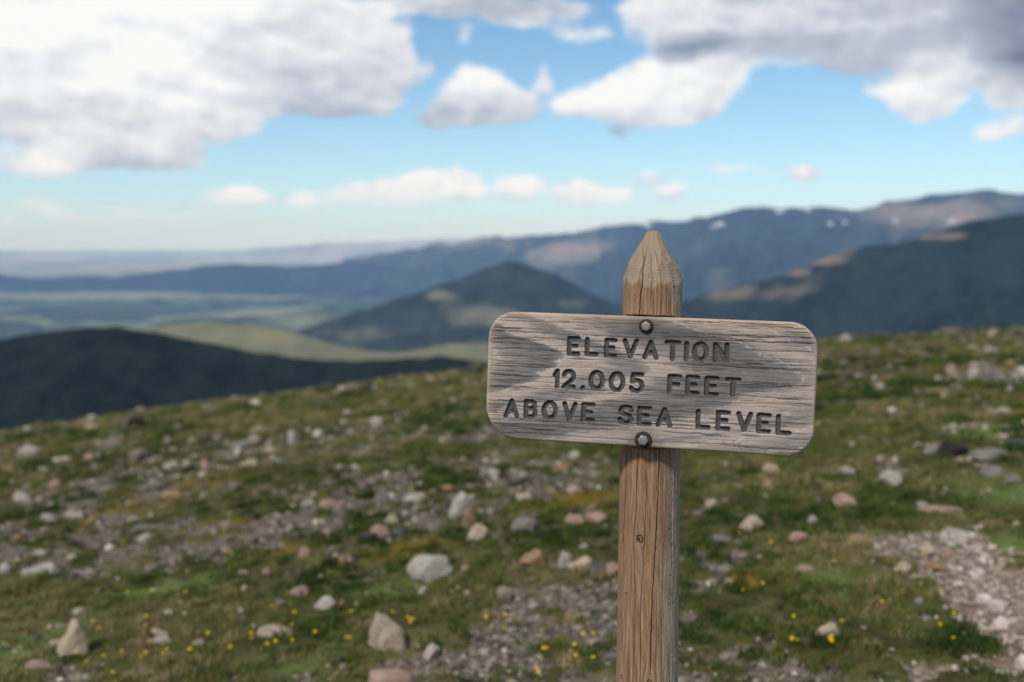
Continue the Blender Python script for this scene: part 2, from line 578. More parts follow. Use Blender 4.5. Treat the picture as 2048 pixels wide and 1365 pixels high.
def hill_mat(name, forest, open_, third, scale, amount=.5, bumpd=20.):  # forest and open colours also stand in for cloud shade and sunlit patches
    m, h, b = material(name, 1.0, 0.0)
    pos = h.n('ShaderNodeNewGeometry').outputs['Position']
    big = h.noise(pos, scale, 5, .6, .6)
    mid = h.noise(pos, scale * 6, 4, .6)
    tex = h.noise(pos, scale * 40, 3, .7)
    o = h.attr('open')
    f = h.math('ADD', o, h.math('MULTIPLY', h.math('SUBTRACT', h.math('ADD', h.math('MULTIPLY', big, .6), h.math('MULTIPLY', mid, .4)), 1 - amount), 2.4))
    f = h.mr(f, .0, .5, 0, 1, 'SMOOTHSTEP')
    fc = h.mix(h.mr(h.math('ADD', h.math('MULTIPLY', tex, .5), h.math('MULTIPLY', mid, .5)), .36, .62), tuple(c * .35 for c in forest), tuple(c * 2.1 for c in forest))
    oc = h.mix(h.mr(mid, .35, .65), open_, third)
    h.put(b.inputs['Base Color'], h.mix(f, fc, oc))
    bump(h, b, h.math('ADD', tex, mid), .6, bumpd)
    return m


def build_hills():
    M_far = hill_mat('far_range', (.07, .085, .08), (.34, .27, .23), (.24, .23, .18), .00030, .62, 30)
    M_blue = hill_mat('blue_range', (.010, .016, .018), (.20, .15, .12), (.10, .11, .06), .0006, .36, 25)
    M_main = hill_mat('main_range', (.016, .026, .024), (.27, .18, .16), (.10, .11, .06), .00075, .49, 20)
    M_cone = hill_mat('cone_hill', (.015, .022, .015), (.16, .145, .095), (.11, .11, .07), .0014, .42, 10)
    M_slope = hill_mat('forest_slope_cloud_shade', (.011, .017, .013), (.25, .165, .135), (.115, .11, .065), .0014, .42, 10)  # forest colour darkened to include the cloud shade over this slope
    M_near = hill_mat('near_forest_cloud_shade', (.008, .011, .009), (.085, .085, .045), (.05, .055, .03), .0040, .33, 4)  # conifer colour with the cloud's shadow painted into it
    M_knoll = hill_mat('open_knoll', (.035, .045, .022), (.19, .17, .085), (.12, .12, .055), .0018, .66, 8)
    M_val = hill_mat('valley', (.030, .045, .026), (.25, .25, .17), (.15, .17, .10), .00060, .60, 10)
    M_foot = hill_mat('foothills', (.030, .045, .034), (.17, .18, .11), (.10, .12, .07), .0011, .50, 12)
    # valley floor: one sheet to the horizon
    xs = np.linspace(-32000, 32000, 200)
    ys = np.concatenate([np.linspace(-9000, 900, 12), np.geomspace(1000, 52000, 200)])
    Yg, Xg = np.meshgrid(ys, xs, indexing='ij')
    zg = CAM_Z - 640 + 50 * (fbm(Xg / 1500, Yg / 1500, 3, 4) - .5) * np.clip(Yg / 4000, 0, 1)
    me = mesh_np('valley_floor', np.stack([Xg, Yg, zg], -1).reshape(-1, 3), grid_faces(len(ys), len(xs))[:, ::-1], True,
                 {'open': .1 * np.ones_like(zg)})
    link('valley_floor', me, M_val, kind='structure', label='wide green valley floor beyond the summit')

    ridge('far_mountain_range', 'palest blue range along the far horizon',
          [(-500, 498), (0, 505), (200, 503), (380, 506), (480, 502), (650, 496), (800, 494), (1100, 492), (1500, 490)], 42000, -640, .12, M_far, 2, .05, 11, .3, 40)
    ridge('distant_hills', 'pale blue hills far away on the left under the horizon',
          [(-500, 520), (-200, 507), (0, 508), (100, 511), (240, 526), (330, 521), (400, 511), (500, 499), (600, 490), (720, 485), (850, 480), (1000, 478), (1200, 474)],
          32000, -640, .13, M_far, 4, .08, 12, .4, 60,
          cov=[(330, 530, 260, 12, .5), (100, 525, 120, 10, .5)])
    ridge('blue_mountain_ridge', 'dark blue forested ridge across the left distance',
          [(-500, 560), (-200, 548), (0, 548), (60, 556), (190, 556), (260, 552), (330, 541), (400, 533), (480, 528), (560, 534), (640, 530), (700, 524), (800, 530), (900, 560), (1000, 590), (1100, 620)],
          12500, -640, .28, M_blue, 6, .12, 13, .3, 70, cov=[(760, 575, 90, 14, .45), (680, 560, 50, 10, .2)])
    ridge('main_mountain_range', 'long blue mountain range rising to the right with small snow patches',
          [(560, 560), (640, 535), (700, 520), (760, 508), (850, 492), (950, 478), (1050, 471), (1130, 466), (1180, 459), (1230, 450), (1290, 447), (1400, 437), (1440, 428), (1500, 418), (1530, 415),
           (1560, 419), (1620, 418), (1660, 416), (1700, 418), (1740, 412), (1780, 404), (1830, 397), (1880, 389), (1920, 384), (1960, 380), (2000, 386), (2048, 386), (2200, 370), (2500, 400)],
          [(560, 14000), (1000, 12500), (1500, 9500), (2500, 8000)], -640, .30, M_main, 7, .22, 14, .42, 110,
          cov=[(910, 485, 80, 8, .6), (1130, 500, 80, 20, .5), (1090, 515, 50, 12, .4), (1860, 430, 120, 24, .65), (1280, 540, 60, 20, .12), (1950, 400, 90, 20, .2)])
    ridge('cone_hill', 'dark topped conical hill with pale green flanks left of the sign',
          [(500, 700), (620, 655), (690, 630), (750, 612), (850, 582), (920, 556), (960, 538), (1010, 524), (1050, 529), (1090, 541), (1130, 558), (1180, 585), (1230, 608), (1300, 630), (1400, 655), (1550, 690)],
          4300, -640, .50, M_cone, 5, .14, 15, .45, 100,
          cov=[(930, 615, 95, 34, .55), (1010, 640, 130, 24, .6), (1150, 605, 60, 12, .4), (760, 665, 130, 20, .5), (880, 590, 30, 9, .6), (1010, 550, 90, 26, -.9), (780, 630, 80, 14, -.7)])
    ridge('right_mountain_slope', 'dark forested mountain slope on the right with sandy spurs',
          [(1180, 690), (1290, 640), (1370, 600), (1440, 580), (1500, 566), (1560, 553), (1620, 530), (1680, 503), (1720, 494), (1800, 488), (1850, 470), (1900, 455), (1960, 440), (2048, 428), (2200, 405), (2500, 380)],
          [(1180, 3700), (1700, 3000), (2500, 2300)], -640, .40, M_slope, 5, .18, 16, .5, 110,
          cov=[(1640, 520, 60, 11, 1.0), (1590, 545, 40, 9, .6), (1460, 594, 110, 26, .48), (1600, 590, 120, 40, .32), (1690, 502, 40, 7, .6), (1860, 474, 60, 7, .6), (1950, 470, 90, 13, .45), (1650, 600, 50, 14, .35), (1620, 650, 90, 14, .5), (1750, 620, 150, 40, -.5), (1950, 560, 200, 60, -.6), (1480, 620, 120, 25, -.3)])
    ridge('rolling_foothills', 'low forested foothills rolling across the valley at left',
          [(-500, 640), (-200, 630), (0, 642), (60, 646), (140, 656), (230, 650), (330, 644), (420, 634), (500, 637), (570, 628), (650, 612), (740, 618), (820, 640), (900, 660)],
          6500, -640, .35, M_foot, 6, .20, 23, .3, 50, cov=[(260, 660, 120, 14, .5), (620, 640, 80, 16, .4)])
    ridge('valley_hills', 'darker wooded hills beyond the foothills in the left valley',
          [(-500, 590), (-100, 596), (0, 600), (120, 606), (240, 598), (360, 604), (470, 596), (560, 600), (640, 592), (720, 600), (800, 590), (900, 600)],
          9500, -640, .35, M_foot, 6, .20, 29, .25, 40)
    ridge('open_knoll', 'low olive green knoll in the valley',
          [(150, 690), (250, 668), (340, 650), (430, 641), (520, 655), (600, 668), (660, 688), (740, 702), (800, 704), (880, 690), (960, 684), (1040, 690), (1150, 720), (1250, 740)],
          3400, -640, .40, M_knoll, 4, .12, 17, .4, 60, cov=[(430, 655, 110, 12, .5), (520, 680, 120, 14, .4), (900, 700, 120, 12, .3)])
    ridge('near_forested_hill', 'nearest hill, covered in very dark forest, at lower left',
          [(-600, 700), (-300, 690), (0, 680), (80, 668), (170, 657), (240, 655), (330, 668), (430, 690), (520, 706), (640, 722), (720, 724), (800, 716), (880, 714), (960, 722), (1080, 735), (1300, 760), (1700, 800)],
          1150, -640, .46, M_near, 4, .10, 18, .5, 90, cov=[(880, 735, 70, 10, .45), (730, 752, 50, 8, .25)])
    # snow patches lying on the range
    msn, h, b = material('old_snow', .7, .3)
    b.inputs['Base Color'].default_value = (.50, .52, .56, 1)
    return msn


M_snow = build_hills()


def snow_patches():
    """small snow fields: sheets laid on the range surface a little proud of it"""
    rng_o = bpy.data.objects['main_mountain_range']
    bpy.context.view_layer.update()
    dg = bpy.context.evaluated_depsgraph_get()
    cps = [(1440, 450, 13, 7), (1296, 452, 10, 6), (1560, 424, 16, 4), (1616, 421, 12, 4), (1791, 443, 10, 8), (1660, 449, 9, 5), (1690, 446, 9, 5), (1905, 444, 16, 4), (1428, 455, 7, 5)]
    for k, (cx, cy, rx, ry) in enumerate(cps):
        vs = []
        n = 20
        for ring in (0, .5, 1):
            for j in range(n if ring else 1):
                a = j / n * math.tau
                q = .62 * ring * (1 + .35 * math.sin(3 * a + k) + .15 * math.sin(7 * a + 2 * k))
                d = Vector(pix_dir(cx + rx * q * math.cos(a), cy + ry * q * math.sin(a)))
                ok, loc, nor, idx = rng_o.ray_cast(Vector((0, 0, CAM_Z)), d.normalized(), distance=60000)
                if ok and loc.length < 20000:
                    vs.append(loc + nor * (6 if ring < 1 else 1) + Vector((0, 0, 3)))
                else:
                    vs.append(None)
        if any(v is None for v in vs):
            vs = [v for v in vs]
            good = [v for v in vs if v is not None]
            if len(good) < 8:
                continue
            c = sum(good, Vector()) / len(good)
            vs = [v if v is not None else c for v in vs]
        F = []
        for j in range(n):
            j2 = (j + 1) % n
            F.append((0, 1 + j, 1 + j2))
            F.append((1 + j, 1 + n + j, 1 + n + j2))
            F.append((1 + j, 1 + n + j2, 1 + j2))
        me = bpy.data.meshes.new('snow_patch')
        me.from_pydata([tuple(v) for v in vs], [], F)
        link('snow_patch', me, M_snow, kind='structure', label='old snow patch lying high on the blue mountain range')


snow_patches()

# ------------------------------------------------------------------ air
def build_haze():
    x0, x1, y0, y1, z0, z1 = -33000, 33000, -9500, 53000, CAM_Z - 720 - 260, CAM_Z + 620
    me = bpy.data.meshes.new('haze')
    V = [(x, y, z) for x in (x0, x1) for y in (y0, y1) for z in (z0, z1)]
    me.from_pydata(V, [], [(0, 1, 3, 2), (4, 6, 7, 5), (0, 4, 5, 1), (2, 3, 7, 6), (0, 2, 6, 4), (1, 5, 7, 3)])
    m = bpy.data.materials.new('haze')
    m.use_nodes = True
    nt = m.node_tree
    nt.nodes.clear()
    h = NT(nt)
    out = h.n('ShaderNodeOutputMaterial')
    v = h.n('ShaderNodeVolumePrincipled')
    v.inputs['Color'].default_value = (.34, .56, 1.0, 1)
    v.inputs['Absorption Color'].default_value = (1, 1, 1, 1)
    v.inputs['Density'].default_value = HAZE
    v.inputs['Anisotropy'].default_value = -.3
    h.put(out.inputs['Volume'], v.outputs[0])
    return link('haze', me, m, kind='stuff', label='thin blue mountain air')


HAZE = 3.8e-5
build_haze()
#PART2
# ------------------------------------------------------------------ the sign
BP = np.array([0.22976, 1.68842, -0.24241 + CAM_Z])       # centre of the board's face
B_YAW, B_PIT, B_ROL = -0.19995, -0.06873, 0.02177
BW, BH, BT = .56, .2244, .034
MBr = np.array((Matrix.Rotation(B_YAW, 3, 'Z') @ Matrix.Rotation(B_PIT, 3, 'X') @ Matrix.Rotation(B_ROL, 3, 'Y')))


def pix_board(X, Y):
    d = pix_dir(X, Y)
    n = MBr[:, 1]
    o = np.array([0, 0, CAM_Z])
    t = ((BP - o) @ n) / (d @ n)
    q = (o + d * t - BP) @ MBr
    return q[0], q[2]


PX0 = pix_board(1302, 765)
_pc = BP + MBr @ np.array([PX0[0], 0, PX0[1]])
_k = 1 + .071 / math.hypot(_pc[0], _pc[1])
POST = np.array([_pc[0] * _k, _pc[1] * _k])
POST_BASE = float(ground_full(np.array([POST[0]]), np.array([POST[1]]))[0])


def axis_z(Y):
    d = pix_dir(1303, Y)
    return CAM_Z + d[2] * POST[1] / d[1]


def build_sign():
    root = bpy.data.objects.new('trail_sign', None)
    COL.objects.link(root)
    root.location = (POST[0], POST[1], POST_BASE)
    root['label'] = 'weathered wooden elevation sign board bolted to a pointed round wooden post'
    root['category'] = 'sign'
    base = Vector(root.location)

    # ---------------- post
    ztip, zsh = axis_z(463.5), axis_z(559)
    zs = np.concatenate([np.arange(ztip, zsh - .01, -.0007), np.arange(zsh - .0107, axis_z(1400), -.0011), np.linspace(axis_z(1402), POST_BASE - .25, 40)])
    th = np.concatenate([np.linspace(-math.pi, -1.9, 26)[:-1], np.linspace(-1.9, 1.9, 300), np.linspace(1.9, math.pi, 26)[1:-1]])
    Z, T = np.meshgrid(zs, th, indexing='ij')
    phv = math.atan2(POST[0], POST[1])                 # direction from the camera; theta 0 faces it
    def yb(z): return (ztip - z)
    R0 = .0520 + .0045 * np.clip(yb(Z) / .78, 0, 1.3)
    R0 = R0 * (1 + .012 * np.cos(2 * T + .5) + .008 * np.cos(3 * T + 1.2)) + .0009 * (vn(T * 3 + 20, Z * 9, 61) - .5) + .0007 * (vn(T * 9 + 20, Z * 5, 62) - .5)

    def th_at(Xp, Yp):
        z = axis_z(Yp)
        dd = POST[1] * math.cos(PITCH) - (z - CAM_Z) * math.sin(PITCH)
        cx = 1024 + FPX * POST[0] / dd
        r = (.0520 + .0045 * min(max(yb(z) / .78, 0), 1.3)) / dd * FPX
        if Yp < 556:
            r = r * max((Yp - 440) / 116, .2)
        return math.asin(max(-.98, min(.98, (Xp - cx) / r))), z

    # knots bend the fibres round them
    knots = [(1281, 1062, .0055), (1299, 1338, .0035), (1254, 1175, .0025), (1244, 1343, .003)]
    Tw = T.copy()
    kfill = np.zeros_like(T)
    kring = np.zeros_like(T)
    for kx, ky, kr in knots:
        t0, z0 = th_at(kx, ky)
        ds = (T - t0) * .054
        dz = (Z - z0)
        q = np.sqrt(ds ** 2 + (dz * .9) ** 2)
        env = np.exp(-(ds / (kr * 2.6)) ** 2 - (dz / (kr * 5.5)) ** 2)
        Tw = Tw - (T - t0) * .85 * env
        kfill = np.maximum(kfill, sstep(kr * 1.05, kr * .7, q))
        kring = np.maximum(kring, np.exp(-((q - kr) / (kr * .22)) ** 2))
    Tw = Tw + .10 * (fbm(T * 1.5 + 7, Z * 6, 63, 2) - .5)

    # seasoning cracks
    crack = np.zeros_like(T)
    def add(pts, w, dep, a=0):
        nonlocal crack
        zz = np.array([p[1] for p in pts])[::-1]
        tt = np.array([p[0] for p in pts])[::-1]
        tc = np.interp(Z, zz, tt, left=99, right=99)
        jit = .0012 / .05 * (vn(Z * 160, T * 0 + a, 70) - .5) + .02 * (vn(Z * 28, T * 0 + a * 3.1, 71) - .5)
        endf = np.clip(np.minimum(Z - zz[0], zz[-1] - Z) / .03, 0, 1) ** .5
        d = (T - tc - jit) * .054
        crack = np.maximum(crack, dep * endf * np.exp(-(d / (w * (.5 + .5 * endf))) ** 2))
    P = lambda *L: [th_at(a, b) for a, b in L]
    add(P((1291, 478), (1289, 520), (1286, 560), (1282, 590), (1279, 640), (1277, 700)), .00095, 1.0, 1)
    add(P((1306, 482), (1312, 510), (1320, 545), (1324, 580), (1322, 640)), .0006, .7, 2)
    add(P((1305, 530), (1304, 560), (1302, 600), (1303, 620)), .0006, .8, 3)
    add(P((1338, 545), (1342, 580), (1342, 640)), .0006, .8, 4)
    add(P((1257, 560), (1256, 600), (1253, 640)), .0006, .7, 5)
    add(P((1272, 562), (1270, 640)), .0005, .5, 6)
    add(P((1295, 565), (1291, 640)), .0004, .5, 16)
    add(P((1330, 570), (1335, 640)), .0005, .6, 17)
    add(P((1320, 840), (1318, 905), (1315, 1000), (1312, 1060), (1307, 1130), (1304, 1200), (1302, 1290), (1300, 1334)), .0008, 1.0, 7)
    add(P((1256, 860), (1254, 905), (1251, 1000), (1247, 1080), (1244, 1160), (1240, 1250), (1236, 1390)), .0009, .9, 8)
    add(P((1279, 880), (1277, 920), (1273, 1000), (1268, 1060), (1270, 1110), (1273, 1180), (1270, 1260), (1266, 1380)), .0006, .8, 9)
    add(P((1294, 890), (1293, 960), (1291, 1040), (1289, 1090), (1283, 1180), (1282, 1300), (1281, 1390)), .0006, .75, 10)
    add(P((1334, 900), (1332, 1000), (1326, 1100), (1324, 1200), (1321, 1390)), .0005, .6, 11)
    add(P((1345, 900), (1344, 1050), (1341, 1200), (1338, 1390)), .0005, .55, 12)
    add(P((1304, 900), (1303, 960), (1301, 1040)), .0004, .5, 13)
    add(P((1262, 1090), (1261, 1200), (1258, 1390)), .0005, .6, 14)
    rl = random.Random(5)
    for k in range(90):
        t0 = rl.uniform(-1.6, 1.7)
        za = axis_z(rl.uniform(600, 1330))
        zb = za - rl.uniform(.03, .2)
        add([(t0, za), (t0 + rl.uniform(-.05, .05), zb)], rl.uniform(.00028, .00055), rl.uniform(.3, .8), 20 + k)
    for k in range(16):
        t0 = rl.uniform(-1.3, 1.4)
        za = ztip - rl.uniform(.012, .05)
        add([(t0 * .9, za), (t0, za - rl.uniform(.03, .09))], rl.uniform(.0003, .0006), rl.uniform(.4, .9), 220 + k)
    fib = vn(Tw * .054 * 900, Z * 14, 72) * .6 + vn(Tw * .054 * 2100, Z * 30, 73) * .4
    # tiny insect holes and checks on the grey side
    holes = sstep(.80, .9, vn(Tw * .054 * 620, Z * 190, 74)) * sstep(.35, 1.0, T) * .8
    crack = np.maximum(crack, holes * .8)
    crack = np.maximum(crack, kring * .8)

    # hewn point: flat axe cuts, each from its own side
    Rt = R0.copy()
    facets = [(-.15, .0092, .535, 0), (.62, .0105, .54, .002), (1.35, .0095, .53, .0), (2.1, .010, .55, 0), (2.9, .009, .52, 0), (-2.6, .010, .53, 0), (-1.75, .0095, .54, 0), (-.95, .0105, .545, .001)]
    for fa, f0, sl, off in facets:
        cut = (f0 + off + sl * (ztip - Z) + .0011 * (vn(Z * 70 + fa * 9, T * 3 + 30, 75) - .5) + .0022 * (vn(Z * 45 + fa * 7, T * 2.2 + 11, 79) - .5))
        c = np.cos(T - fa)
        Rt = np.minimum(Rt, np.where(c > .15, cut / np.maximum(c, .15), 9))
    # second, steeper cuts that scallop the shoulder
    for fa, zo in ((-.75, .004), (-.05, .000), (.45, .003), (.95, -.001), (-1.35, .002), (1.5, .002)):
        cut = .0440 + .26 * (ztip - Z - .062 + zo)
        c = np.cos(T - fa)
        Rt = np.minimum(Rt, np.where(c > .6, cut / np.maximum(c, .6), 9))
    ontip = sstep(.0002, .0025, R0 - Rt)
    ring = .5 + .5 * np.sin((Rt * (1 + .12 * np.cos(T * 1.0 + .5)) + .0075 * (fbm(T * 3.1 + 9, Z * 22, 76, 4, .6) - .5)) * math.tau / .0019)
    Rt = Rt - .0022 * crack - .00035 * (fib - .5) * (1 - ontip * .5) - .0003 * ring * ontip
    Rt = Rt - .0008 * kfill
    # flat housing cut for the board
    ang = T + phv
    dx, dy = np.sin(T) * math.cos(phv) - np.cos(T) * math.sin(phv), -np.cos(T) * math.cos(phv) - np.sin(T) * math.sin(phv)
    n = MBr[:, 1]
    a = (POST[0] - BP[0]) * n[0] + (POST[1] - BP[1]) * n[1] + (Z - BP[2]) * n[2]
    bcoef = dx * n[0] + dy * n[1]
    zl = (POST[0] + Rt * dx - BP[0]) * MBr[0, 2] + (POST[1] + Rt * dy - BP[1]) * MBr[1, 2] + (Z - BP[2]) * MBr[2, 2]
    lim = np.where(bcoef < -.02, (a - BT) / np.maximum(-bcoef, .02), 9)
    inn = (zl > -BH / 2 - .0065 * (1 - .6 * (T / 1.0) ** 2)) & (zl < BH / 2 + .002)
    Rt = np.where(inn, np.minimum(Rt, lim - .0003), Rt)
    # close the top
    x = Rt * dx
    y = Rt * dy
    V = np.stack([x, y, Z - POST_BASE], -1).reshape(-1, 3)
    nr, nc = Z.shape
    F = grid_faces(nr, nc, True)[:, ::-1]
    grey = sstep(.15, 1.15, T + .35 * (fbm(Tw * 3, Z * 5, 77, 3) - .5) * 2)
    grey = np.clip(np.maximum(grey, ontip * .45) + .35 * sstep(.02, .0, np.abs(Z - zsh)), 0, 1)
    V = np.vstack([V, [[0, 0, ztip - POST_BASE + .0012]]])
    at = {'crack': np.append(crack.ravel(), 0), 'grey': np.append(grey.ravel(), .5), 'ring': np.append((ring * ontip).ravel(), 0), 'tip': np.append(ontip.ravel(), 1),
          'fx': np.append((Tw * .054).ravel(), 0), 'knot': np.append(kfill.ravel(), 0)}
    ti = len(V) - 1
    jj = np.arange(nc)
    capf = np.stack([jj, (jj + 1) % nc, np.full(nc, ti), np.full(nc, ti)], -1)
    me = bpy.data.meshes.new('post')
    # quads and the cap triangles in one go
    Fl = [tuple(q) for q in F.tolist()] + [(q[0], q[1], q[2]) for q in capf.tolist()]
    me.from_pydata(V.tolist(), [], Fl)
    me.polygons.foreach_set('use_smooth', np.ones(len(me.polygons), dtype=bool))
    for nm, arr in at.items():
        aa = me.attributes.new(nm, 'FLOAT', 'POINT')
        aa.data.foreach_set('value', arr.astype(np.float32))
    m, h, b = material('post_wood', .85, .2)
    pos = h.sep(h.n('ShaderNodeNewGeometry').outputs['Position'])
    fx = h.attr('fx')
    v1 = h.comb(h.math('MULTIPLY', fx, 300), 0., h.math('MULTIPLY', pos[2], 11))
    v2 = h.comb(h.math('MULTIPLY', fx, 900), 0., h.math('MULTIPLY', pos[2], 26))
    v3 = h.comb(h.math('MULTIPLY', fx, 60), 0., h.math('MULTIPLY', pos[2], 7))
    n1 = h.noise(v1, 1, 4, .65)
    n2 = h.noise(v2, 1, 3, .7)
    n3 = h.noise(v3, 1, 3, .6)
    warm = h.ramp(n1, [(.28, (.095, .050, .026)), (.42, (.23, .130, .070)), (.54, (.36, .212, .118)), (.70, (.50, .34, .215))])
    greyc = h.ramp(n1, [(.28, (.12, .098, .078)), (.42, (.28, .232, .185)), (.54, (.44, .368, .295)), (.72, (.62, .53, .43))])
    gf = h.mr(h.math('ADD', h.attr('grey'), h.math('MULTIPLY', h.math('SUBTRACT', n3, .5), 1.1)), .1, .9)
    c = h.mix(gf, warm, greyc)
    c = h.mix(h.math('MULTIPLY', h.mr(n2, .35, .7, .55, 0), 1.), c, (.10, .065, .04))
    tipc = h.mix(h.attr('ring'), (.36, .265, .18), (.20, .14, .09))
    c = h.mix(h.math('MULTIPLY', h.attr('tip'), .5), c, tipc)
    flake = h.noise(h.n('ShaderNodeNewGeometry').outputs['Position'], 240, 4, .8, .5)
    c = h.mix(h.mr(flake, .60, .72, 0, .45), c, (.48, .36, .24))
    c = h.mix(h.math('MULTIPLY', h.attr('knot'), .6), c, (.16, .10, .06))
    c = h.mix(h.mr(h.attr('crack'), .15, .75), c, (.015, .010, .007))
    h.put(b.inputs['Base Color'], c)
    bump(h, b, h.math('ADD', n2, h.math('MULTIPLY', flake, .5)), .5, .0008)
    link('post', me, m, root)

    # ---------------- board
    C = .0009
    nx, nz = int(BW / C) + 3, int(BH / C) + 3
    gx = (np.arange(nx) - (nx - 1) / 2) * C
    gz = (np.arange(nz) - (nz - 1) / 2) * C
    GZ, GX = np.meshgrid(gz, gx, indexing='ij')
    RC = .050
    def sdf(x, z):
        rc = np.where(x < 0, np.where(z > 0, .047, .060), np.where(z > 0, .046, .046))
        qx = np.abs(x) - (BW / 2 - rc)
        qz = np.abs(z) - (BH / 2 - rc)
        return np.sqrt(np.maximum(qx, 0) ** 2 + np.maximum(qz, 0) ** 2) + np.minimum(np.maximum(qx, qz), 0) - rc
    S = sdf(GX, GZ)
    # pull the outermost ring of vertices onto the outline
    e = 1e-4
    nxg = (sdf(GX + e, GZ) - sdf(GX - e, GZ))
    nzg = (sdf(GX, GZ + e) - sdf(GX, GZ - e))
    ln = np.sqrt(nxg ** 2 + nzg ** 2) + 1e-12
    mv = np.clip(S, 0, C * 1.6)
    X = GX - nxg / ln * mv
    Zb = GZ - nzg / ln * mv
    S2 = sdf(X, Zb)
    # round-over of the arris
    E_ = .0055
    tt = np.clip((S2 + E_) / E_, 0, 1)
    back = E_ * (1 - np.sqrt(np.clip(1 - tt ** 2, 0, 1)))
    # figure of the wood: nested flames that point right
    bx = X / .000848
    bz = -Zb / .000848
    dyy = bz - (-27 + .03 * bx)
    wob = 105 * (fbm(bx / 260 + 3, bz / 30 + 8, 81, 4) - .5) + 26 * (fbm(bx / 60, bz / 9, 82, 2) - .5)
    ad = np.sqrt(dyy ** 2 + 60)
    u = bx + 1.15 * ad + .012 * ad ** 2 + wob + np.where(dyy > 0, 18, 0) * sstep(0, 40, dyy)
    us = [-700, -420, -350, -300, -255, -185, -166, -158, -100, -64, -25, -6, 6, 48, 90, 150, 240, 285, 335, 390, 440, 470, 520, 545, 620, 680, 720, 800, 900]
    dk = [.22, .18, .34, .25, .60, .82, .6, .06, .12, .55, .62, .35, .10, .14, .60, .80, .84, .66, .2, .12, .42, .55, .18, .12, .52, .60, .2, .15, .4]
    dark = np.interp(u, us, dk)
    dark = dark * 1.02 + .50 * (fbm(bx / 70, bz / 3.2, 83, 3) - .5) + .35 * (fbm(bx / 180 + 4, bz / 16, 84, 3) - .5)
    line = np.zeros_like(u)
    for uu in (-300, -160, 0, 300, 440, 545, 690, 800):
        line = np.maximum(line, np.exp(-((u - uu) / 5.) ** 2))
    line = line * sstep(.45, .6, vn(bx / 4, bz / 1.3, 85))
    # checks and open pores running along the grain
    crk = sstep(.80, .93, vn(bx / 34 + 9, bz / 1.25, 86)) * .6
    crk = np.maximum(crk, sstep(.82, .94, vn(bx / 70 + 2, bz / 1.5, 87)) * .7)
    crk = crk * sstep(.30, .55, fbm(bx / 90, bz / 20, 88, 2) + .12)
    rl = random.Random(9)
    for k in range(170):
        z0 = rl.uniform(-128, 128)
        L = rl.choice((60, 90, 140, 240, 330)) * rl.uniform(.6, 1.2)
        side = rl.random()
        x0 = -330 if side < .28 else (330 - L if side < .56 else rl.uniform(-330, 330 - L))
        dep = rl.uniform(.6, 1.0)
        wv = rl.uniform(.50, 1.05)
        zc = z0 + 4 * (vn(bx / 70 + k * 3.1, bx * 0 + k, 89) - .5) + 1.6 * (vn(bx / 12 + k, bx * 0 + k, 90) - .5)
        ef = np.clip(np.minimum(bx - x0, x0 + L - bx) / 18, 0, 1)
        crk = np.maximum(crk, dep * ef ** .5 * np.exp(-((bz - zc) / wv) ** 2))
    crk = crk * (1 - sstep(-.004, -.0015, S2) * .5)
    fibre = vn(bx / 30, bz / 1.2, 91) - .5
    # routed lettering
    groove = np.zeros_like(X)
    lid = np.full(X.shape, -1, int)

    def seg(x, z, a, c):
        ax, az_ = a
        vx, vz = c[0] - ax, c[1] - az_
        L2 = vx * vx + vz * vz + 1e-18
        t = np.clip(((x - ax) * vx + (z - az_) * vz) / L2, 0, 1)
        return np.sqrt((x - ax - t * vx) ** 2 + (z - az_ - t * vz) ** 2)
    oval = [(.5 + .5 * math.sin(a), .5 + .5 * math.cos(a)) for a in np.linspace(0, math.tau, 25)]
    G = {'E': [[(0, 0), (0, 1)], [(0, 1), (1, 1)], [(0, .52), (.76, .52)], [(0, 0), (1, 0)]],
         'F': [[(0, 0), (0, 1)], [(0, 1), (1, 1)], [(0, .50), (.86, .50)]],
         'L': [[(0, 1), (0, 0), (1, 0)]], 'V': [[(0, 1), (.5, 0), (1, 1)]],
         'A': [[(0, 0), (.5, 1), (1, 0)], [(.2, .32), (.8, .32)]], 'T': [[(0, 1), (1, 1)], [(.5, 1), (.5, 0)]],
         'I': [[(.5, 0), (.5, 1)]], 'O': [oval], '0': [oval], 'N': [[(0, 0), (0, 1), (1, 0), (1, 1)]],
         '1': [[(0, .70), (.9, 1), (.9, 0)]],
         '2': [[(0, .74), (.08, .90), (.3, 1), (.62, 1), (.9, .88), (.98, .68), (.86, .50), (.5, .28), (.12, .08), (0, 0), (1, 0)]],
         '5': [[(.95, 1), (.18, 1), (.08, .56), (.3, .64), (.62, .64), (.90, .52), (1, .31), (.88, .10), (.55, 0), (.2, .03), (0, .18)]],
         'B': [[(0, 0), (0, 1), (.62, 1), (.90, .90), (.92, .66), (.66, .53), (0, .53)], [(.66, .53), (.98, .40), (1, .14), (.70, 0), (0, 0)]],
         'S': [[(1, .80), (.86, .95), (.5, 1), (.15, .94), (.03, .76), (.16, .60), (.5, .51), (.86, .42), (1, .23), (.86, .06), (.5, 0), (.14, .05), (0, .22)]],
         '.': [[(.5, .5), (.5, .5)]]}
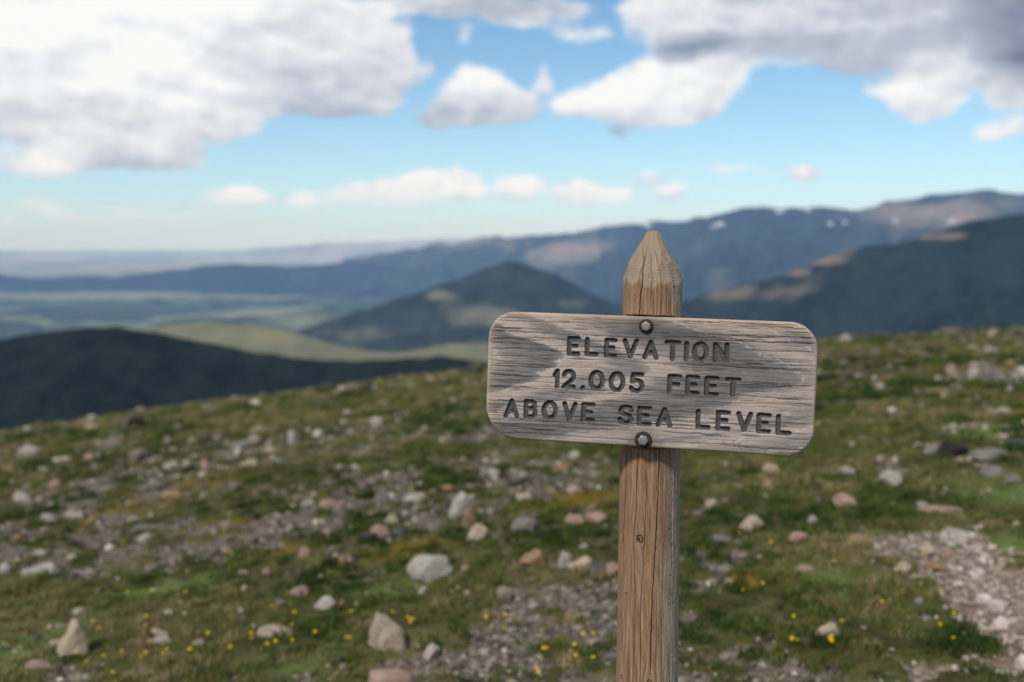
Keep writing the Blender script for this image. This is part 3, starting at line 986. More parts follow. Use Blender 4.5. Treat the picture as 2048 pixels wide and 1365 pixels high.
    LT = [('E', 1133.5, 1161.7, 672.9, 713.9), ('L', 1169.4, 1198.4, 674.6, 714.6), ('E', 1207.8, 1235.2, 676.3, 717.7), ('V', 1244.6, 1277.9, 677.5, 718.5), ('A', 1285, 1318, 680, 721),
          ('T', 1328.2, 1362.4, 680.9, 723.7), ('I', 1367.8, 1378.3, 683, 724.5), ('O', 1383.7, 1417.9, 683.5, 726), ('N', 1425.6, 1459, 685.3, 728),
          ('1', 1104.3, 1119.9, 737.6, 778.5), ('2', 1123.3, 1152.8, 738.7, 779.6), ('.', 1160, 1171.5, 770.5, 782.7), ('0', 1176.4, 1210, 740.4, 783), ('0', 1217, 1251, 742.8, 786.5), ('5', 1257.5, 1289.7, 744.9, 788.2),
          ('F', 1334, 1364.3, 749, 790.7), ('E', 1370.5, 1400.7, 750.8, 792.4), ('E', 1408.3, 1438.8, 752.5, 795.2), ('T', 1449, 1483, 755.3, 796.6),
          ('A', 1007, 1039.4, 797.6, 838.5), ('B', 1047, 1075.5, 799.3, 839.2), ('O', 1082.8, 1116.4, 801, 842), ('V', 1124, 1155, 803.5, 845), ('E', 1162, 1191, 805.8, 846.8),
          ('S', 1235.3, 1268, 809.7, 852), ('E', 1274, 1304.7, 812.5, 854), ('A', 1311.6, 1346, 815, 856.5),
          ('L', 1391, 1422, 819, 860), ('E', 1431, 1462, 821, 863.5), ('V', 1471.7, 1506.4, 823.6, 866.3), ('E', 1512.3, 1543.5, 826.4, 869), ('L', 1551.5, 1584.4, 828.8, 872)]
    SRAD = .0043
    for k, (ch, xa, xb, ya, yb_) in enumerate(LT):
        cx, cy = (xa + xb) / 2, (ya + yb_) / 2
        c0 = pix_board(cx, cy)
        wl = math.hypot(*(np.array(pix_board(xb, cy)) - pix_board(xa, cy)))
        hl = math.hypot(*(np.array(pix_board(cx, ya)) - pix_board(cx, yb_)))
        hw, hh = max(wl / 2 - SRAD, 1e-6), max(hl / 2 - SRAD, 1e-6)
        sel = (np.abs(X - c0[0]) < hw + .012) & (np.abs(Zb - c0[1]) < hh + .012)
        xs_, zs_ = X[sel], Zb[sel]
        xs_ = xs_ + .0006 * (vn(xs_ * 300 + k, zs_ * 300, 92) - .5)
        zs_ = zs_ + .0006 * (vn(xs_ * 300 + 9, zs_ * 300 + k, 93) - .5)
        rr = SRAD * (1.12 if ch == '.' else 1)
        for st in G[ch]:
            pts = [(c0[0] + (p[0] * 2 - 1) * hw, c0[1] + (p[1] * 2 - 1) * hh) for p in st]
            for a_, c_ in zip(pts[:-1], pts[1:]):
                d = seg(xs_, zs_, a_, c_)
                g = np.where(d < rr, np.minimum(.0056 * np.sqrt(np.clip(1 - (d / rr) ** 2, 0, 1)), .0050), 0)
                cur = groove[sel]
                up = g > cur
                cur = np.where(up, g, cur)
                groove[sel] = cur
        li = lid[sel]
        li[groove[sel] > .0009] = k
        lid[sel] = li
    # knife scratches under LEVEL
    scr = np.zeros_like(X)
    for a_, c_ in (((1446, 880), (1451, 892)), ((1467, 883), (1469, 893)), ((1482, 887), (1468, 893)), ((1470, 891), (1484, 899)), ((1441, 892), (1446, 887))):
        d = seg(X, Zb, pix_board(*a_), pix_board(*c_))
        scr = np.maximum(scr, np.exp(-(d / .0006) ** 2))
    crk = np.maximum(crk, scr * .9)
    # rust and dirt that has run from the bolts
    stain = np.zeros_like(X)
    bolts = [(1292.5, 653, 14.5, 9.6), (1286.5, 880, 17.2, 10.4)]
    for (qx, qy, w_, _) in bolts:
        c0 = pix_board(qx, qy)
        stain = np.maximum(stain, .9 * np.exp(-(((X - c0[0]) / .026) ** 2 + ((Zb - c0[1]) / .017) ** 2)))
    c0 = pix_board(1380, 668)
    stain = np.maximum(stain, .5 * np.exp(-(((X - c0[0]) / .09) ** 2 + ((Zb - c0[1]) / .012) ** 2)))
    Y = back + groove + crk * .0009 * (1 - sstep(.0005, .002, groove)) + .00016 * fibre + line * .0002 - .0002 * (dark - .5)
    keepv = S <= C * 1.5
    nv = nx * nz
    V = np.stack([X, Y, Zb], -1).reshape(-1, 3)
    F = grid_faces(nz, nx)
    Fk = F[np.all(keepv.ravel()[F], axis=1) & (np.min(S.ravel()[F], axis=1) < 0)]
    lf = lid.ravel()[Fk]
    flet = np.max(lf, axis=1)
    cnt = np.sum(lf >= 0, axis=1)
    flet = np.where(cnt >= 3, flet, -1)
    warmv = np.clip(.9 * sstep(.030, .0, BH / 2 - Zb) * (.5 + .6 * sstep(0, .25, X)) + .55 * sstep(.030, 0, BW / 2 + X) + .45 * sstep(-.008, -.001, S2) + .2 * sstep(.02, 0, BH / 2 + Zb), 0, 1)
    at = {'dark': dark.ravel(), 'crack': crk.ravel(), 'line': line.ravel(), 'stain': stain.ravel(), 'warm': warmv.ravel(), 'deep': (groove / .005).ravel(), 'edge': sstep(-.005, 0, S2).ravel()}

    def sub(name, sel):
        f = Fk[sel]
        ids, inv = np.unique(f.ravel(), return_inverse=True)
        return mesh_np(name, V[ids], inv.reshape(-1, 4), True, {k_: a_[ids] for k_, a_ in at.items()})

    m, h, b = material('board_wood', .85, .2)
    tco = h.n('ShaderNodeTexCoord').outputs['Object']
    s1 = h.vec('MULTIPLY', tco, (45, 200, 700))
    s2 = h.vec('MULTIPLY', tco, (120, 400, 1700))
    f1 = h.noise(s1, 1, 4, .65)
    f2 = h.noise(s2, 1, 3, .7)
    f3 = h.noise(tco, 30, 4, .6)
    dk_ = h.math('ADD', h.attr('dark'), h.math('MULTIPLY', h.math('SUBTRACT', f1, .5), .9))
    bc = h.ramp(dk_, [(0., (.43, .345, .295)), (.25, (.345, .283, .247)), (.5, (.24, .208, .190)), (.75, (.155, .143, .138)), (1, (.10, .096, .097))])
    bc = h.mix(h.math('MULTIPLY', h.attr('warm'), .65), bc, h.mix(f1, (.40, .27, .17), (.52, .40, .29)))
    bc = h.mix(h.mr(f2, .30, .46, .5, 0), bc, (.09, .080, .078))
    bc = h.mix(h.mr(f2, .58, .75, 0, .35), bc, (.55, .50, .46))
    bc = h.mix(h.math('MULTIPLY', h.attr('stain'), .75), bc, (.070, .058, .055))
    bc = h.mix(h.math('MULTIPLY', h.attr('line'), .5), bc, (.55, .50, .46))
    bc = h.mix(h.mr(h.attr('crack'), .15, .85, 0, .92), bc, (.022, .018, .017))
    h.put(b.inputs['Base Color'], bc)
    bump(h, b, h.math('ADD', f2, f1), .35, .0007)

    mg, h, b = material('routed_groove', .9, .15)
    tco = h.n('ShaderNodeTexCoord').outputs['Object']
    g1 = h.noise(h.vec('MULTIPLY', tco, (90, 300, 900)), 1, 4, .75)
    gcol = h.ramp(g1, [(.3, (.030, .026, .024)), (.5, (.072, .066, .063)), (.7, (.15, .136, .128))])
    h.put(b.inputs['Base Color'], gcol)
    bump(h, b, g1, .6, .001)

    bd = link('board', sub('board', flet < 0), m, root, label='grey weathered oak board with rounded corners and routed lettering')
    bd.location = Vector(BP.tolist()) - base
    bd.rotation_euler = Matrix(MBr.tolist()).to_euler()
    for k, rec in enumerate(LT):
        nm = 'full_stop' if rec[0] == '.' else ('numeral' if rec[0].isdigit() else 'letter')
        link(nm, sub(nm, flet == k), mg, bd, label='routed %s %s' % ('character' if rec[0] == '.' else nm, rec[0]))
    # edge and back of the board
    N = 420
    out = []
    for i in range(N):
        a_ = i / N * math.tau
        ca, sa = math.cos(a_), math.sin(a_)
        lo, hi = 0., .5
        for _ in range(32):
            mid = (lo + hi) / 2
            if float(sdf(np.float64(ca * mid), np.float64(sa * mid))) < 0:
                lo = mid
            else:
                hi = mid
        out.append((ca * lo, sa * lo, ca, sa))
    rings = [(-.0002, E_ - .0012), (0, E_ + .001), (0, BT * .5), (0, BT - .004), (-.0012, BT - .0012), (-.004, BT)]
    vs, fs = [], []
    for off, yv in rings:
        for (x_, z_, ca, sa) in out:
            vs.append((x_ + ca * off, yv, z_ + sa * off))
    for r_ in range(len(rings) - 1):
        for i in range(N):
            j = (i + 1) % N
            fs.append((r_ * N + i, (r_ + 1) * N + i, (r_ + 1) * N + j, r_ * N + j))
    fs.append(tuple((len(rings) - 1) * N + i for i in range(N)))
    me = bpy.data.meshes.new('board_edge')
    me.from_pydata(vs, [], fs)
    me.polygons.foreach_set('use_smooth', np.ones(len(me.polygons), dtype=bool))
    for nm, val in (('dark', .15), ('warm', .8)):
        aa = me.attributes.new(nm, 'FLOAT', 'POINT')
        aa.data.foreach_set('value', np.full(len(vs), val, dtype=np.float32))
    link('board_edge', me, m, bd)

    # ---------------- bolts with washers
    mw, h, b = material('rusted_washer', .8, .3)
    tco = h.n('ShaderNodeTexCoord').outputs['Object']
    h.put(b.inputs['Base Color'], h.ramp(h.noise(tco, 420, 4, .7), [(.3, (.018, .010, .009)), (.55, (.045, .020, .016)), (.75, (.10, .042, .028))]))
    bump(h, b, h.noise(tco, 700, 3, .7), .5, .0006)
    mz, h, b = material('galvanised_bolt', .45, .5)
    b.inputs['Metallic'].default_value = .55
    h.put(b.inputs['Base Color'], h.ramp(h.noise(h.n('ShaderNodeTexCoord').outputs['Object'], 620, 4, .75), [(.3, (.10, .085, .075)), (.5, (.24, .225, .21)), (.72, (.46, .44, .42))]))

    def lathe(prof, n, name, flats=None):
        vs, fs = [], []
        for (r_, y_) in prof:
            for i in range(n):
                a_ = i / n * math.tau
                rad = r_
                if flats:
                    k_ = (a_ + .2) % (math.tau / 6) - math.tau / 12
                    rad = min(r_, flats * math.cos(math.tau / 12) / math.cos(k_))
                vs.append((rad * math.cos(a_), y_, rad * math.sin(a_)))
        for q in range(len(prof) - 1):
            for i in range(n):
                j = (i + 1) % n
                fs.append((q * n + i, q * n + j, (q + 1) * n + j, (q + 1) * n + i))
        fs.append(tuple((len(prof) - 1) * n + i for i in range(n)))
        me_ = bpy.data.meshes.new(name)
        me_.from_pydata(vs, [], fs)
        bm = bmesh.new()
        bm.from_mesh(me_)
        bmesh.ops.recalc_face_normals(bm, faces=bm.faces)
        bm.to_mesh(me_)
        bm.free()
        me_.polygons.foreach_set('use_smooth', np.array([len(p.vertices) == 4 and flats is None for p in me_.polygons]))
        return me_
    for k, (qx, qy, wr, hr) in enumerate(bolts):
        c0 = pix_board(qx, qy)
        bo = bpy.data.objects.new('bolt', None)
        COL.objects.link(bo)
        bo.parent = root
        wpos = BP + MBr @ np.array([c0[0], 0, c0[1]])
        bo.location = Vector(wpos.tolist()) - base
        bo.rotation_euler = Matrix(MBr.tolist()).to_euler()
        bo['label'] = ('upper bolt sunk near the top edge of the board', 'lower bolt on a broad rusty washer')[k]
        s_ = .000848
        w_, r_ = wr * s_, hr * s_
        lift = (0.0006, .0018)[k]
        washer = lathe([(w_, .004), (w_, -.0006 - lift), (w_ - .0012, -.0017 - lift), (r_ * 1.25, -.0021 - lift), (r_ * .6, -.0021 - lift)], 48, 'washer')
        link('washer', washer, mw, bo)
        hd = lathe([(r_ * 1.02, -.0019 - lift), (r_ * 1.02, -.0062 - lift), (r_ * .95, -.0070 - lift), (r_ * .82, -.0075 - lift), (r_ * .5, -.0079 - lift), (r_ * .2, -.0080 - lift)], 72, 'hex_head', flats=r_ * 1.02)
        ho = link('hex_head', hd, mz, bo)
        ho.rotation_euler = (0, (.25, -.1)[k], 0)
    # old screw heads left in the post
    for (sx, sy, sr) in ((1302, 629.5, .0048), (1281, 1062, .0040)):
        t0, z0 = th_at(sx, sy)
        rloc = .0520 + .0045 * min(max(yb(z0) / .78, 0), 1.3) - .0008
        ddx, ddy = math.sin(t0) * math.cos(phv) - math.cos(t0) * math.sin(phv), -math.cos(t0) * math.cos(phv) - math.sin(t0) * math.sin(phv)
        me_ = lathe([(sr, .003), (sr, -.0006), (sr * .85, -.0012), (sr * .3, -.0014)], 24, 'screw_head')
        so = link('screw_head', me_, mw, root)
        so.location = (ddx * rloc, ddy * rloc, z0 - POST_BASE)
        so.rotation_euler = (0, 0, math.atan2(ddx, -ddy))
    return root


build_sign()

# ------------------------------------------------------------------ rocks
def rock_mesh(seed, sub=3, flat=0., sharp=.5):
    r_ = random.Random(seed)
    bm = bmesh.new()
    bmesh.ops.create_icosphere(bm, subdivisions=sub, radius=1)
    planes = []
    for _ in range(13):
        v = Vector((r_.gauss(0, 1), r_.gauss(0, 1), r_.gauss(0, .9))).normalized()
        planes.append((v, r_.uniform(.62, .98)))
    off = Vector((seed * 3.7, seed * 1.3, 0))
    for v in bm.verts:
        n_ = v.co.normalized()
        rad = 1.15
        for p, d in planes:
            c = n_.dot(p)
            if c > .05:
                rad = min(rad, d / c)
        rad *= 1 + .10 * mnoise.noise(n_ * 1.8 + off) + .045 * mnoise.noise(n_ * 5 + off) + .02 * mnoise.noise(n_ * 12 + off)
        v.co = n_ * rad
    me = bpy.data.meshes.new('rock')
    bm.to_mesh(me)
    bm.free()
    me.polygons.foreach_set('use_smooth', np.full(len(me.polygons), sub > 2))
    me.set_sharp_from_angle(angle=math.radians(32)) if hasattr(me, 'set_sharp_from_angle') else None
    return me


def rock_mat(name, a, c, lichen, lam=.25):
    m, h, b = material(name, .9, .2)
    tc = h.n('ShaderNodeTexCoord').outputs['Object']
    rnd = h.n('ShaderNodeObjectInfo').outputs['Random']
    v = h.vec('ADD', tc, h.comb(h.math('MULTIPLY', rnd, 30), rnd, 0.))
    n1 = h.noise(v, 1.3, 5, .65, .5)
    n2 = h.noise(v, 6, 5, .7)
    n3 = h.noise(v, 2.1, 4, .7)
    cc = h.mix(h.mr(n1, .36, .62), a, c)
    cc = h.mix(h.mr(n2, .35, .7, .0, .5), cc, tuple(x * .45 for x in a))
    cc = h.mix(h.mr(n3, .56, .64, 0, lam * 2.4), cc, lichen)
    h.put(b.inputs['Base Color'], cc)
    bump(h, b, h.math('ADD', n2, n1), .6, .12)
    return m


RM = {'pale': rock_mat('pale_granite', (.44, .34, .235), (.64, .52, .38), (.20, .16, .115)),
      'white': rock_mat('whitish_granite', (.42, .365, .295), (.62, .555, .46), (.22, .19, .15)),
      'pink': rock_mat('pink_granite', (.40, .25, .18), (.56, .39, .30), (.24, .19, .15)),
      'orange': rock_mat('orange_stained_rock', (.34, .19, .09), (.46, .32, .19), (.20, .14, .09)),
      'grey': rock_mat('grey_rock', (.21, .19, .165), (.34, .305, .265), (.14, .13, .11)),
      'blue': rock_mat('slate_grey_rock', (.075, .080, .095), (.14, .145, .16), (.10, .10, .09)),
      'dark': rock_mat('dark_rock', (.018, .016, .015), (.045, .04, .036), (.07, .06, .05), .1)}
RMESH = [rock_mesh(s, 4) for s in range(8)]
RSMALL = [rock_mesh(s + 40, 2) for s in range(8)]
_rc = {}


def rock_data(i, kind, small):
    key = (i, kind, small)
    if key not in _rc:
        me = (RSMALL if small else RMESH)[i].copy()
        me.materials.clear()
        me.materials.append(RM[kind])
        _rc[key] = me
    return _rc[key]


def put_rock(cx, cy, w, hgt, kind, label, group, seed, small=False, tilt=0., name='rock', dz=0.):
    p = pix_ground(cx, min(cy + hgt * .32, 1420))
    if p is None:
        p = pix_ground(cx, cy + hgt * .5 + 6)
        if p is None:
            return None
    r_ = random.Random(seed)
    rx = w / 2 / FPX * p[2] * 1.04
    rz = hgt / 2 / FPX * p[2] * 1.28
    ry = max(rx * r_.uniform(.6, .85), rz * .7)
    g = float(ground_full(np.array([p[0]]), np.array([p[1]]))[0])
    o = bpy.data.objects.new(name, rock_data(seed % 8, kind, small))
    COL.objects.link(o)
    o.location = (p[0], p[1] + ry * .4, g + rz * .34 + dz)
    o.scale = (rx, ry, rz)
    o.rotation_euler = (r_.uniform(-.25, .25), tilt, r_.uniform(-.4, .4) + (math.pi if seed % 3 == 0 else 0))
    o['label'] = label
    o['category'] = 'rock'
    if group:
        o['group'] = group
    return o


ROCKS = [
    (772, 1285, 92, 86, 'pale', 0, 'large upright pale beige rock at the bottom, left of the post'),
    (860, 1147, 82, 56, 'white', .2, 'rounded grey white rock sloping down to the right, left of the post'),
    (775, 1366, 90, 30, 'pink', 0, 'pinkish flat rock cut by the bottom edge below the large beige rock'),
    (143, 1300, 58, 78, 'pale', -.25, 'jagged pale wedge shaped rock standing in turf at lower left corner'),
    (112, 1296, 26, 16, 'pale', .1, 'small pale chip touching the left of the wedge shaped rock'),
    (72, 1348, 50, 14, 'pink', -.05, 'flat pink stone in the lower left corner of the turf'),
    (76, 1152, 100, 20, 'white', .02, 'long low whitish stone lying at the left edge of the turf'),
    (8, 1150, 26, 22, 'white', 0, 'whitish stone cut by the left edge beside the long low stone'),
    (320, 1277, 44, 12, 'pale', -.2, 'thin tilted slab above a white lump in the lower left turf'),
    (324, 1295, 38, 20, 'white', 0, 'white lump of stone under the thin tilted slab'),
    (395, 1297, 28, 10, 'pale', 0, 'low pale stone just right of the slab and white lump'),
    (546, 1277, 66, 14, 'pale', -.08, 'flat beige slab lying in turf among yellow flowers'),
    (600, 1197, 48, 22, 'pink', .3, 'brownish pink stone tilted down right beside a white stone'),
    (651, 1220, 46, 20, 'white', .05, 'white stone right of the brownish pink stone'),
    (682, 1222, 18, 14, 'orange', 0, 'small orange stone touching the white stone'),
    (157, 1229, 30, 12, 'white', -.1, 'small whitish flat stone above the wedge shaped rock'),
    (607, 1116, 22, 26, 'pink', .3, 'small tan upright stone in the left turf'),
    (686, 1136, 24, 24, 'orange', 0, 'small yellowish rounded stone left of the grey white rock'),
    (532, 1155, 24, 20, 'pink', .3, 'small brown pink stone in the turf left of centre'),
    (918, 1020, 32, 58, 'white', .35, 'tall pinkish white stone standing on end'),
    (938, 1045, 30, 30, 'orange', 0, 'orange brown stone leaning on the foot of the tall white stone'),
    (955, 1079, 48, 32, 'pale', 0, 'beige blocky stone below the tall standing stone'),
    (1067, 1128, 56, 32, 'orange', .1, 'orange tan rounded rock partly sunk in turf, left of the post'),
    (1130, 1122, 32, 38, 'white', 0, 'grey white stone leaning on a tan rock left of the post'),
    (1160, 1135, 50, 34, 'pale', .1, 'tan rock between a grey white stone and a slate blue rock'),
    (1200, 1146, 46, 26, 'blue', 0, 'slate blue rock close to the left side of the post'),
    (1225, 1154, 30, 20, 'pink', 0, 'reddish brown rock touching the left side of the post'),
    (761, 1072, 36, 28, 'pink', 0, 'pink stone on grey gravel, left of the blue grey stone'),
    (783, 1050, 34, 22, 'pale', -.1, 'pale orange stone just above the pink stone'),
    (797, 1074, 34, 16, 'blue', 0, 'low blue grey stone between the pink stone and the beige block'),
    (705, 1061, 28, 16, 'white', 0, 'small clean white stone on grey gravel'),
    (1066, 1220, 22, 16, 'white', 0, 'bright white pebble below the orange tan rock'),
    (1190, 1333, 26, 11, 'white', 0, 'bright white flat pebble near the foot of the post'),
    (1152, 1054, 40, 22, 'pink', 0, 'low pink stone at the left of a low pair beside the post'),
    (1195, 1050, 46, 20, 'pink', 0, 'low brownish stone at the right of a low pair beside the post'),
    (1048, 1070, 50, 26, 'grey', .05, 'grey rock between the beige block and the low pink stone'),
    (502, 931, 42, 18, 'pale', 0, 'pale oval stone on the gravel in the middle distance at left'),
    (180, 858, 28, 18, 'pale', .3, 'pale stone standing on the left skyline of the summit'),
    (41, 998, 52, 26, 'white', -.1, 'large white stone near the left edge on gravel'),
    (97, 1044, 42, 22, 'white', .25, 'white stone left of a similar smaller one in left turf'),
    (150, 1040, 30, 16, 'white', 0, 'smaller white stone right of the larger white stone in left turf'),
    (34, 1080, 24, 20, 'orange', 0, 'orange stone near the left edge above the gravel'),
    (142, 1125, 26, 15, 'white', 0, 'white pebble above the long low whitish stone'),
    (300, 1080, 42, 17, 'white', 0, 'whitish grey flat stone at the left end of the green cushion'),
    (283, 1060, 50, 12, 'grey', 0, 'thin grey slab just above the whitish grey flat stone'),
    (132, 1068, 24, 20, 'dark', 0, 'small dark stone in the left turf below two white stones'),
    (970, 953, 26, 20, 'grey', 0, 'grey stone of a close pair right of the middle'),
    (987, 957, 26, 20, 'white', 0, 'white stone of a close pair right of the middle'),
    (1149, 917, 26, 18, 'white', 0, 'white stone in turf below the lower left of the board'),
    (832, 1000, 46, 18, 'white', 0, 'white grey stone on gravel left of the tall standing stone'),
    (658, 1015, 46, 22, 'pink', -.2, 'pink stone on gravel below the middle distance'),
    (614, 1012, 26, 22, 'white', .2, 'whitish stone left of a pink stone on gravel'),
    (764, 998, 36, 28, 'grey', 0, 'rounded grey stone on gravel between turf patches'),
    (586, 882, 18, 32, 'white', .2, 'narrow upright white stone in the distance'),
    (480, 895, 46, 20, 'grey', 0, 'grey pale slab above the pale oval stone'),
    (337, 938, 26, 18, 'white', 0, 'white stone at the left of the distant gravel cluster'),
    (410, 936, 22, 26, 'pink', .2, 'pinkish stone at the right of the distant gravel cluster'),
    (372, 930, 20, 16, 'white', 0, 'white stone in the middle of the distant gravel cluster'),
    (176, 920, 28, 16, 'pink', 0, 'pinkish stone in the distant gravel at far left'),
    (540, 905, 30, 14, 'pale', -.3, 'tilted pale stone between the grey slab and narrow upright stone'),
    (15, 942, 26, 20, 'orange', 0, 'orange pale stone at the left edge in the distance'),
    (1505, 1062, 48, 26, 'pale', 0, 'beige rock in turf right of the post'),
    (1697, 955, 32, 22, 'white', 0, 'bright white stone in turf below the right end of the board'),
    (1425, 1011, 30, 18, 'pale', 0, 'pale beige stone right of the post'),
    (1474, 982, 26, 18, 'pink', 0, 'pinkish stone in turf below the lower right part of the board'),
    (1541, 952, 30, 22, 'pale', 0, 'pale stone below the right half of the board'),
    (1783, 972, 46, 30, 'white', 0, 'large pale stone left of the trail'),
    (1728, 1095, 48, 22, 'orange', .1, 'orange brown stone in turf at right'),
    (1777, 1111, 24, 18, 'pink', 0, 'small pink stone right of the orange brown stone'),
    (1808, 1142, 38, 18, 'pale', .15, 'pale stone at the left side of the trail'),
    (1659, 1284, 50, 28, 'pale', .05, 'rounded cream rock in turf at lower right'),
    (1907, 905, 66, 40, 'dark', -.1, 'dark, nearly black blocky rock beside the trail'),
    (1862, 912, 38, 24, 'grey', 0, 'light grey stone touching the left of the black rock'),
    (1985, 922, 66, 20, 'grey', -.1, 'flat light grey slab right of the black rock'),
    (2036, 900, 40, 14, 'blue', -.1, 'slate grey stone at right edge behind the flat grey slab'),
    (1888, 1032, 80, 16, 'pink', 0, 'long flat reddish slab crossing the trail'),
    (1990, 958, 52, 18, 'grey', 0, 'grey slab on a lime green cushion at right'),
    (2030, 970, 38, 20, 'grey', .1, 'grey stone near the right edge beside the grey slab'),
    (1855, 1107, 54, 24, 'pale', -.1, 'pale stone at the left border of the trail'),
    (1920, 1073, 56, 26, 'white', 0, 'broad whitish flat stone on the trail'),
    (1880, 1137, 54, 22, 'orange', 0, 'orange tinted flat stone lower on the trail'),
    (1895, 1108, 28, 28, 'pink', 0, 'pinkish stone in the middle of the trail'),
    (1625, 1055, 24, 16, 'white', 0, 'small white stone in turf right of the beige rock'),
    (1598, 1088, 38, 14, 'pink', 0, 'brownish flat stone below the small white stone'),
    (1885, 658, 64, 16, 'pale', 0, 'long pale ledge rock on the right skyline'),
    (1990, 660, 32, 14, 'pink', 0, 'pinkish rock on the skyline near the right edge'),
    (1975, 745, 34, 44, 'grey', .1, 'upright grey rock far up the right side of the summit'),
    (2022, 735, 18, 18, 'orange', 0, 'small orange stone far away near the right edge'),
    (2003, 832, 36, 13, 'white', 0, 'flat white stone far away near the right edge'),
    (1690, 1015, 44, 30, 'pink', 0, 'brownish rock in turf left of the trail'),
    (1535, 975, 26, 30, 'pink', .1, 'rough brownish stone below the pale stone'),
    (1445, 1088, 40, 12, 'grey', 0, 'low grey stone in turf right of the post'),
    (1760, 925, 22, 28, 'pink', 0, 'pinkish upright stone in the distance left of the black rock'),
    (1840, 878, 18, 12, 'white', 0, 'small white stone above and left of the black rock'),
    (1890, 795, 18, 14, 'pale', 0, 'small pale stone in the far turf at right'),
    (1905, 750, 24, 22, 'pink', 0, 'pinkish stone left of the upright grey rock'),
    (100, 975, 40, 12, 'pink', 0, 'long low pinkish stone on the left gravel'),
    (345, 998, 46, 14, 'orange', 0, 'flat orange stone on the left gravel'),
    (270, 1012, 24, 14, 'orange', 0, 'small orange stone on gravel right of the left turf'),
    (1128, 938, 34, 12, 'orange', -.4, 'tilted orange chip on gravel left of the post'),
    (895, 980, 28, 18, 'orange', 0, 'orange tan stone above the tall standing stone'),
    (1150, 992, 36, 16, 'pale', -.1, 'cream stone at the top edge of the yellow moss'),
    (1050, 1000, 40, 20, 'pale', .05, 'cream stone left of the yellow moss'),
    (560, 1220, 22, 16, 'grey', 0, 'grey stone left of the brownish pink stone'),
    (460, 1107, 36, 18, 'orange', 0, 'orange tan stone on the green cushion'),
    (485, 1162, 26, 14, 'pale', 0, 'pale stone below the orange tan stone on the cushion'),
    (481, 1238, 18, 16, 'white', 0, 'white pebble among yellow flowers above the flat beige slab'),
    (1610, 1150, 34, 12, 'pink', 0, 'low pinkish stone among turf right of the post'),
    (1845, 1020, 26, 14, 'white', 0, 'white stone left of the long reddish slab'),
    (930, 1155, 20, 14, 'pink', 0, 'small pinkish stone right of the grey white rock'),
    (845, 1192, 26, 16, 'white', 0, 'white grey pebble below the grey white rock'),
    (715, 1225, 20, 16, 'pale', 0, 'cream pebble right of the white stone'),
    (965, 1312, 22, 18, 'white', 0, 'white pebble in gravel right of the large beige rock'),
    (985, 1320, 18, 12, 'pale', 0, 'cream pebble right of the white pebble in gravel')]


import re
LANDMARKS = []
for _r in ROCKS:
    _m = re.match(r'(.*?\b(?:rock|stone|slab|pebble|lump|chip|block)\b)', _r[6])
    if _m and len(_m.group(1).split()) <= 6:
        LANDMARKS.append((_r[0], _r[1], _m.group(1).replace('of stone', '')))
_seen = {}
for _l in LANDMARKS:
    _seen[_l[2]] = _seen.get(_l[2], 0) + 1
LANDMARKS = [l for l in LANDMARKS if _seen[l[2]] == 1] + [(1300, 1150, 'wooden post'), (1300, 1330, 'wooden post'), (1300, 920, 'sign board'), (1120, 890, 'sign board'), (1500, 915, 'sign board'), (1640, 800, 'sign board')]
TAKEN = set()


def name_by_place(what, x, y):
    """a label no other thing carries: look plus place beside a thing one can find"""
    best = sorted(LANDMARKS, key=lambda l: math.hypot(l[0] - x, (l[1] - y) * 1.6))[:6]
    for l in best:
        dx, dy = x - l[0], y - l[1]
        side = 'left' if dx < 0 else 'right'
        ver = 'above' if dy < 0 else 'below'
        far = math.hypot(dx, dy * 1.6)
        pre = 'just ' if far < 45 else ('' if far < 110 else 'well ')
        if abs(dx) > 2.5 * abs(dy):
            w = pre + side + ' of'
        elif abs(dy) > 1.2 * abs(dx):
            w = pre + ver
        else:
            w = pre + ver + ' and ' + side + ' of'
        lab = '%s %s the %s' % (what, w, l[2])
        if lab not in TAKEN and len(lab.split()) <= 16:
            TAKEN.add(lab)
            return lab
    return None


KIND_WORD = {'pale': 'cream', 'white': 'whitish', 'pink': 'pinkish', 'orange': 'orange tan', 'grey': 'grey'}


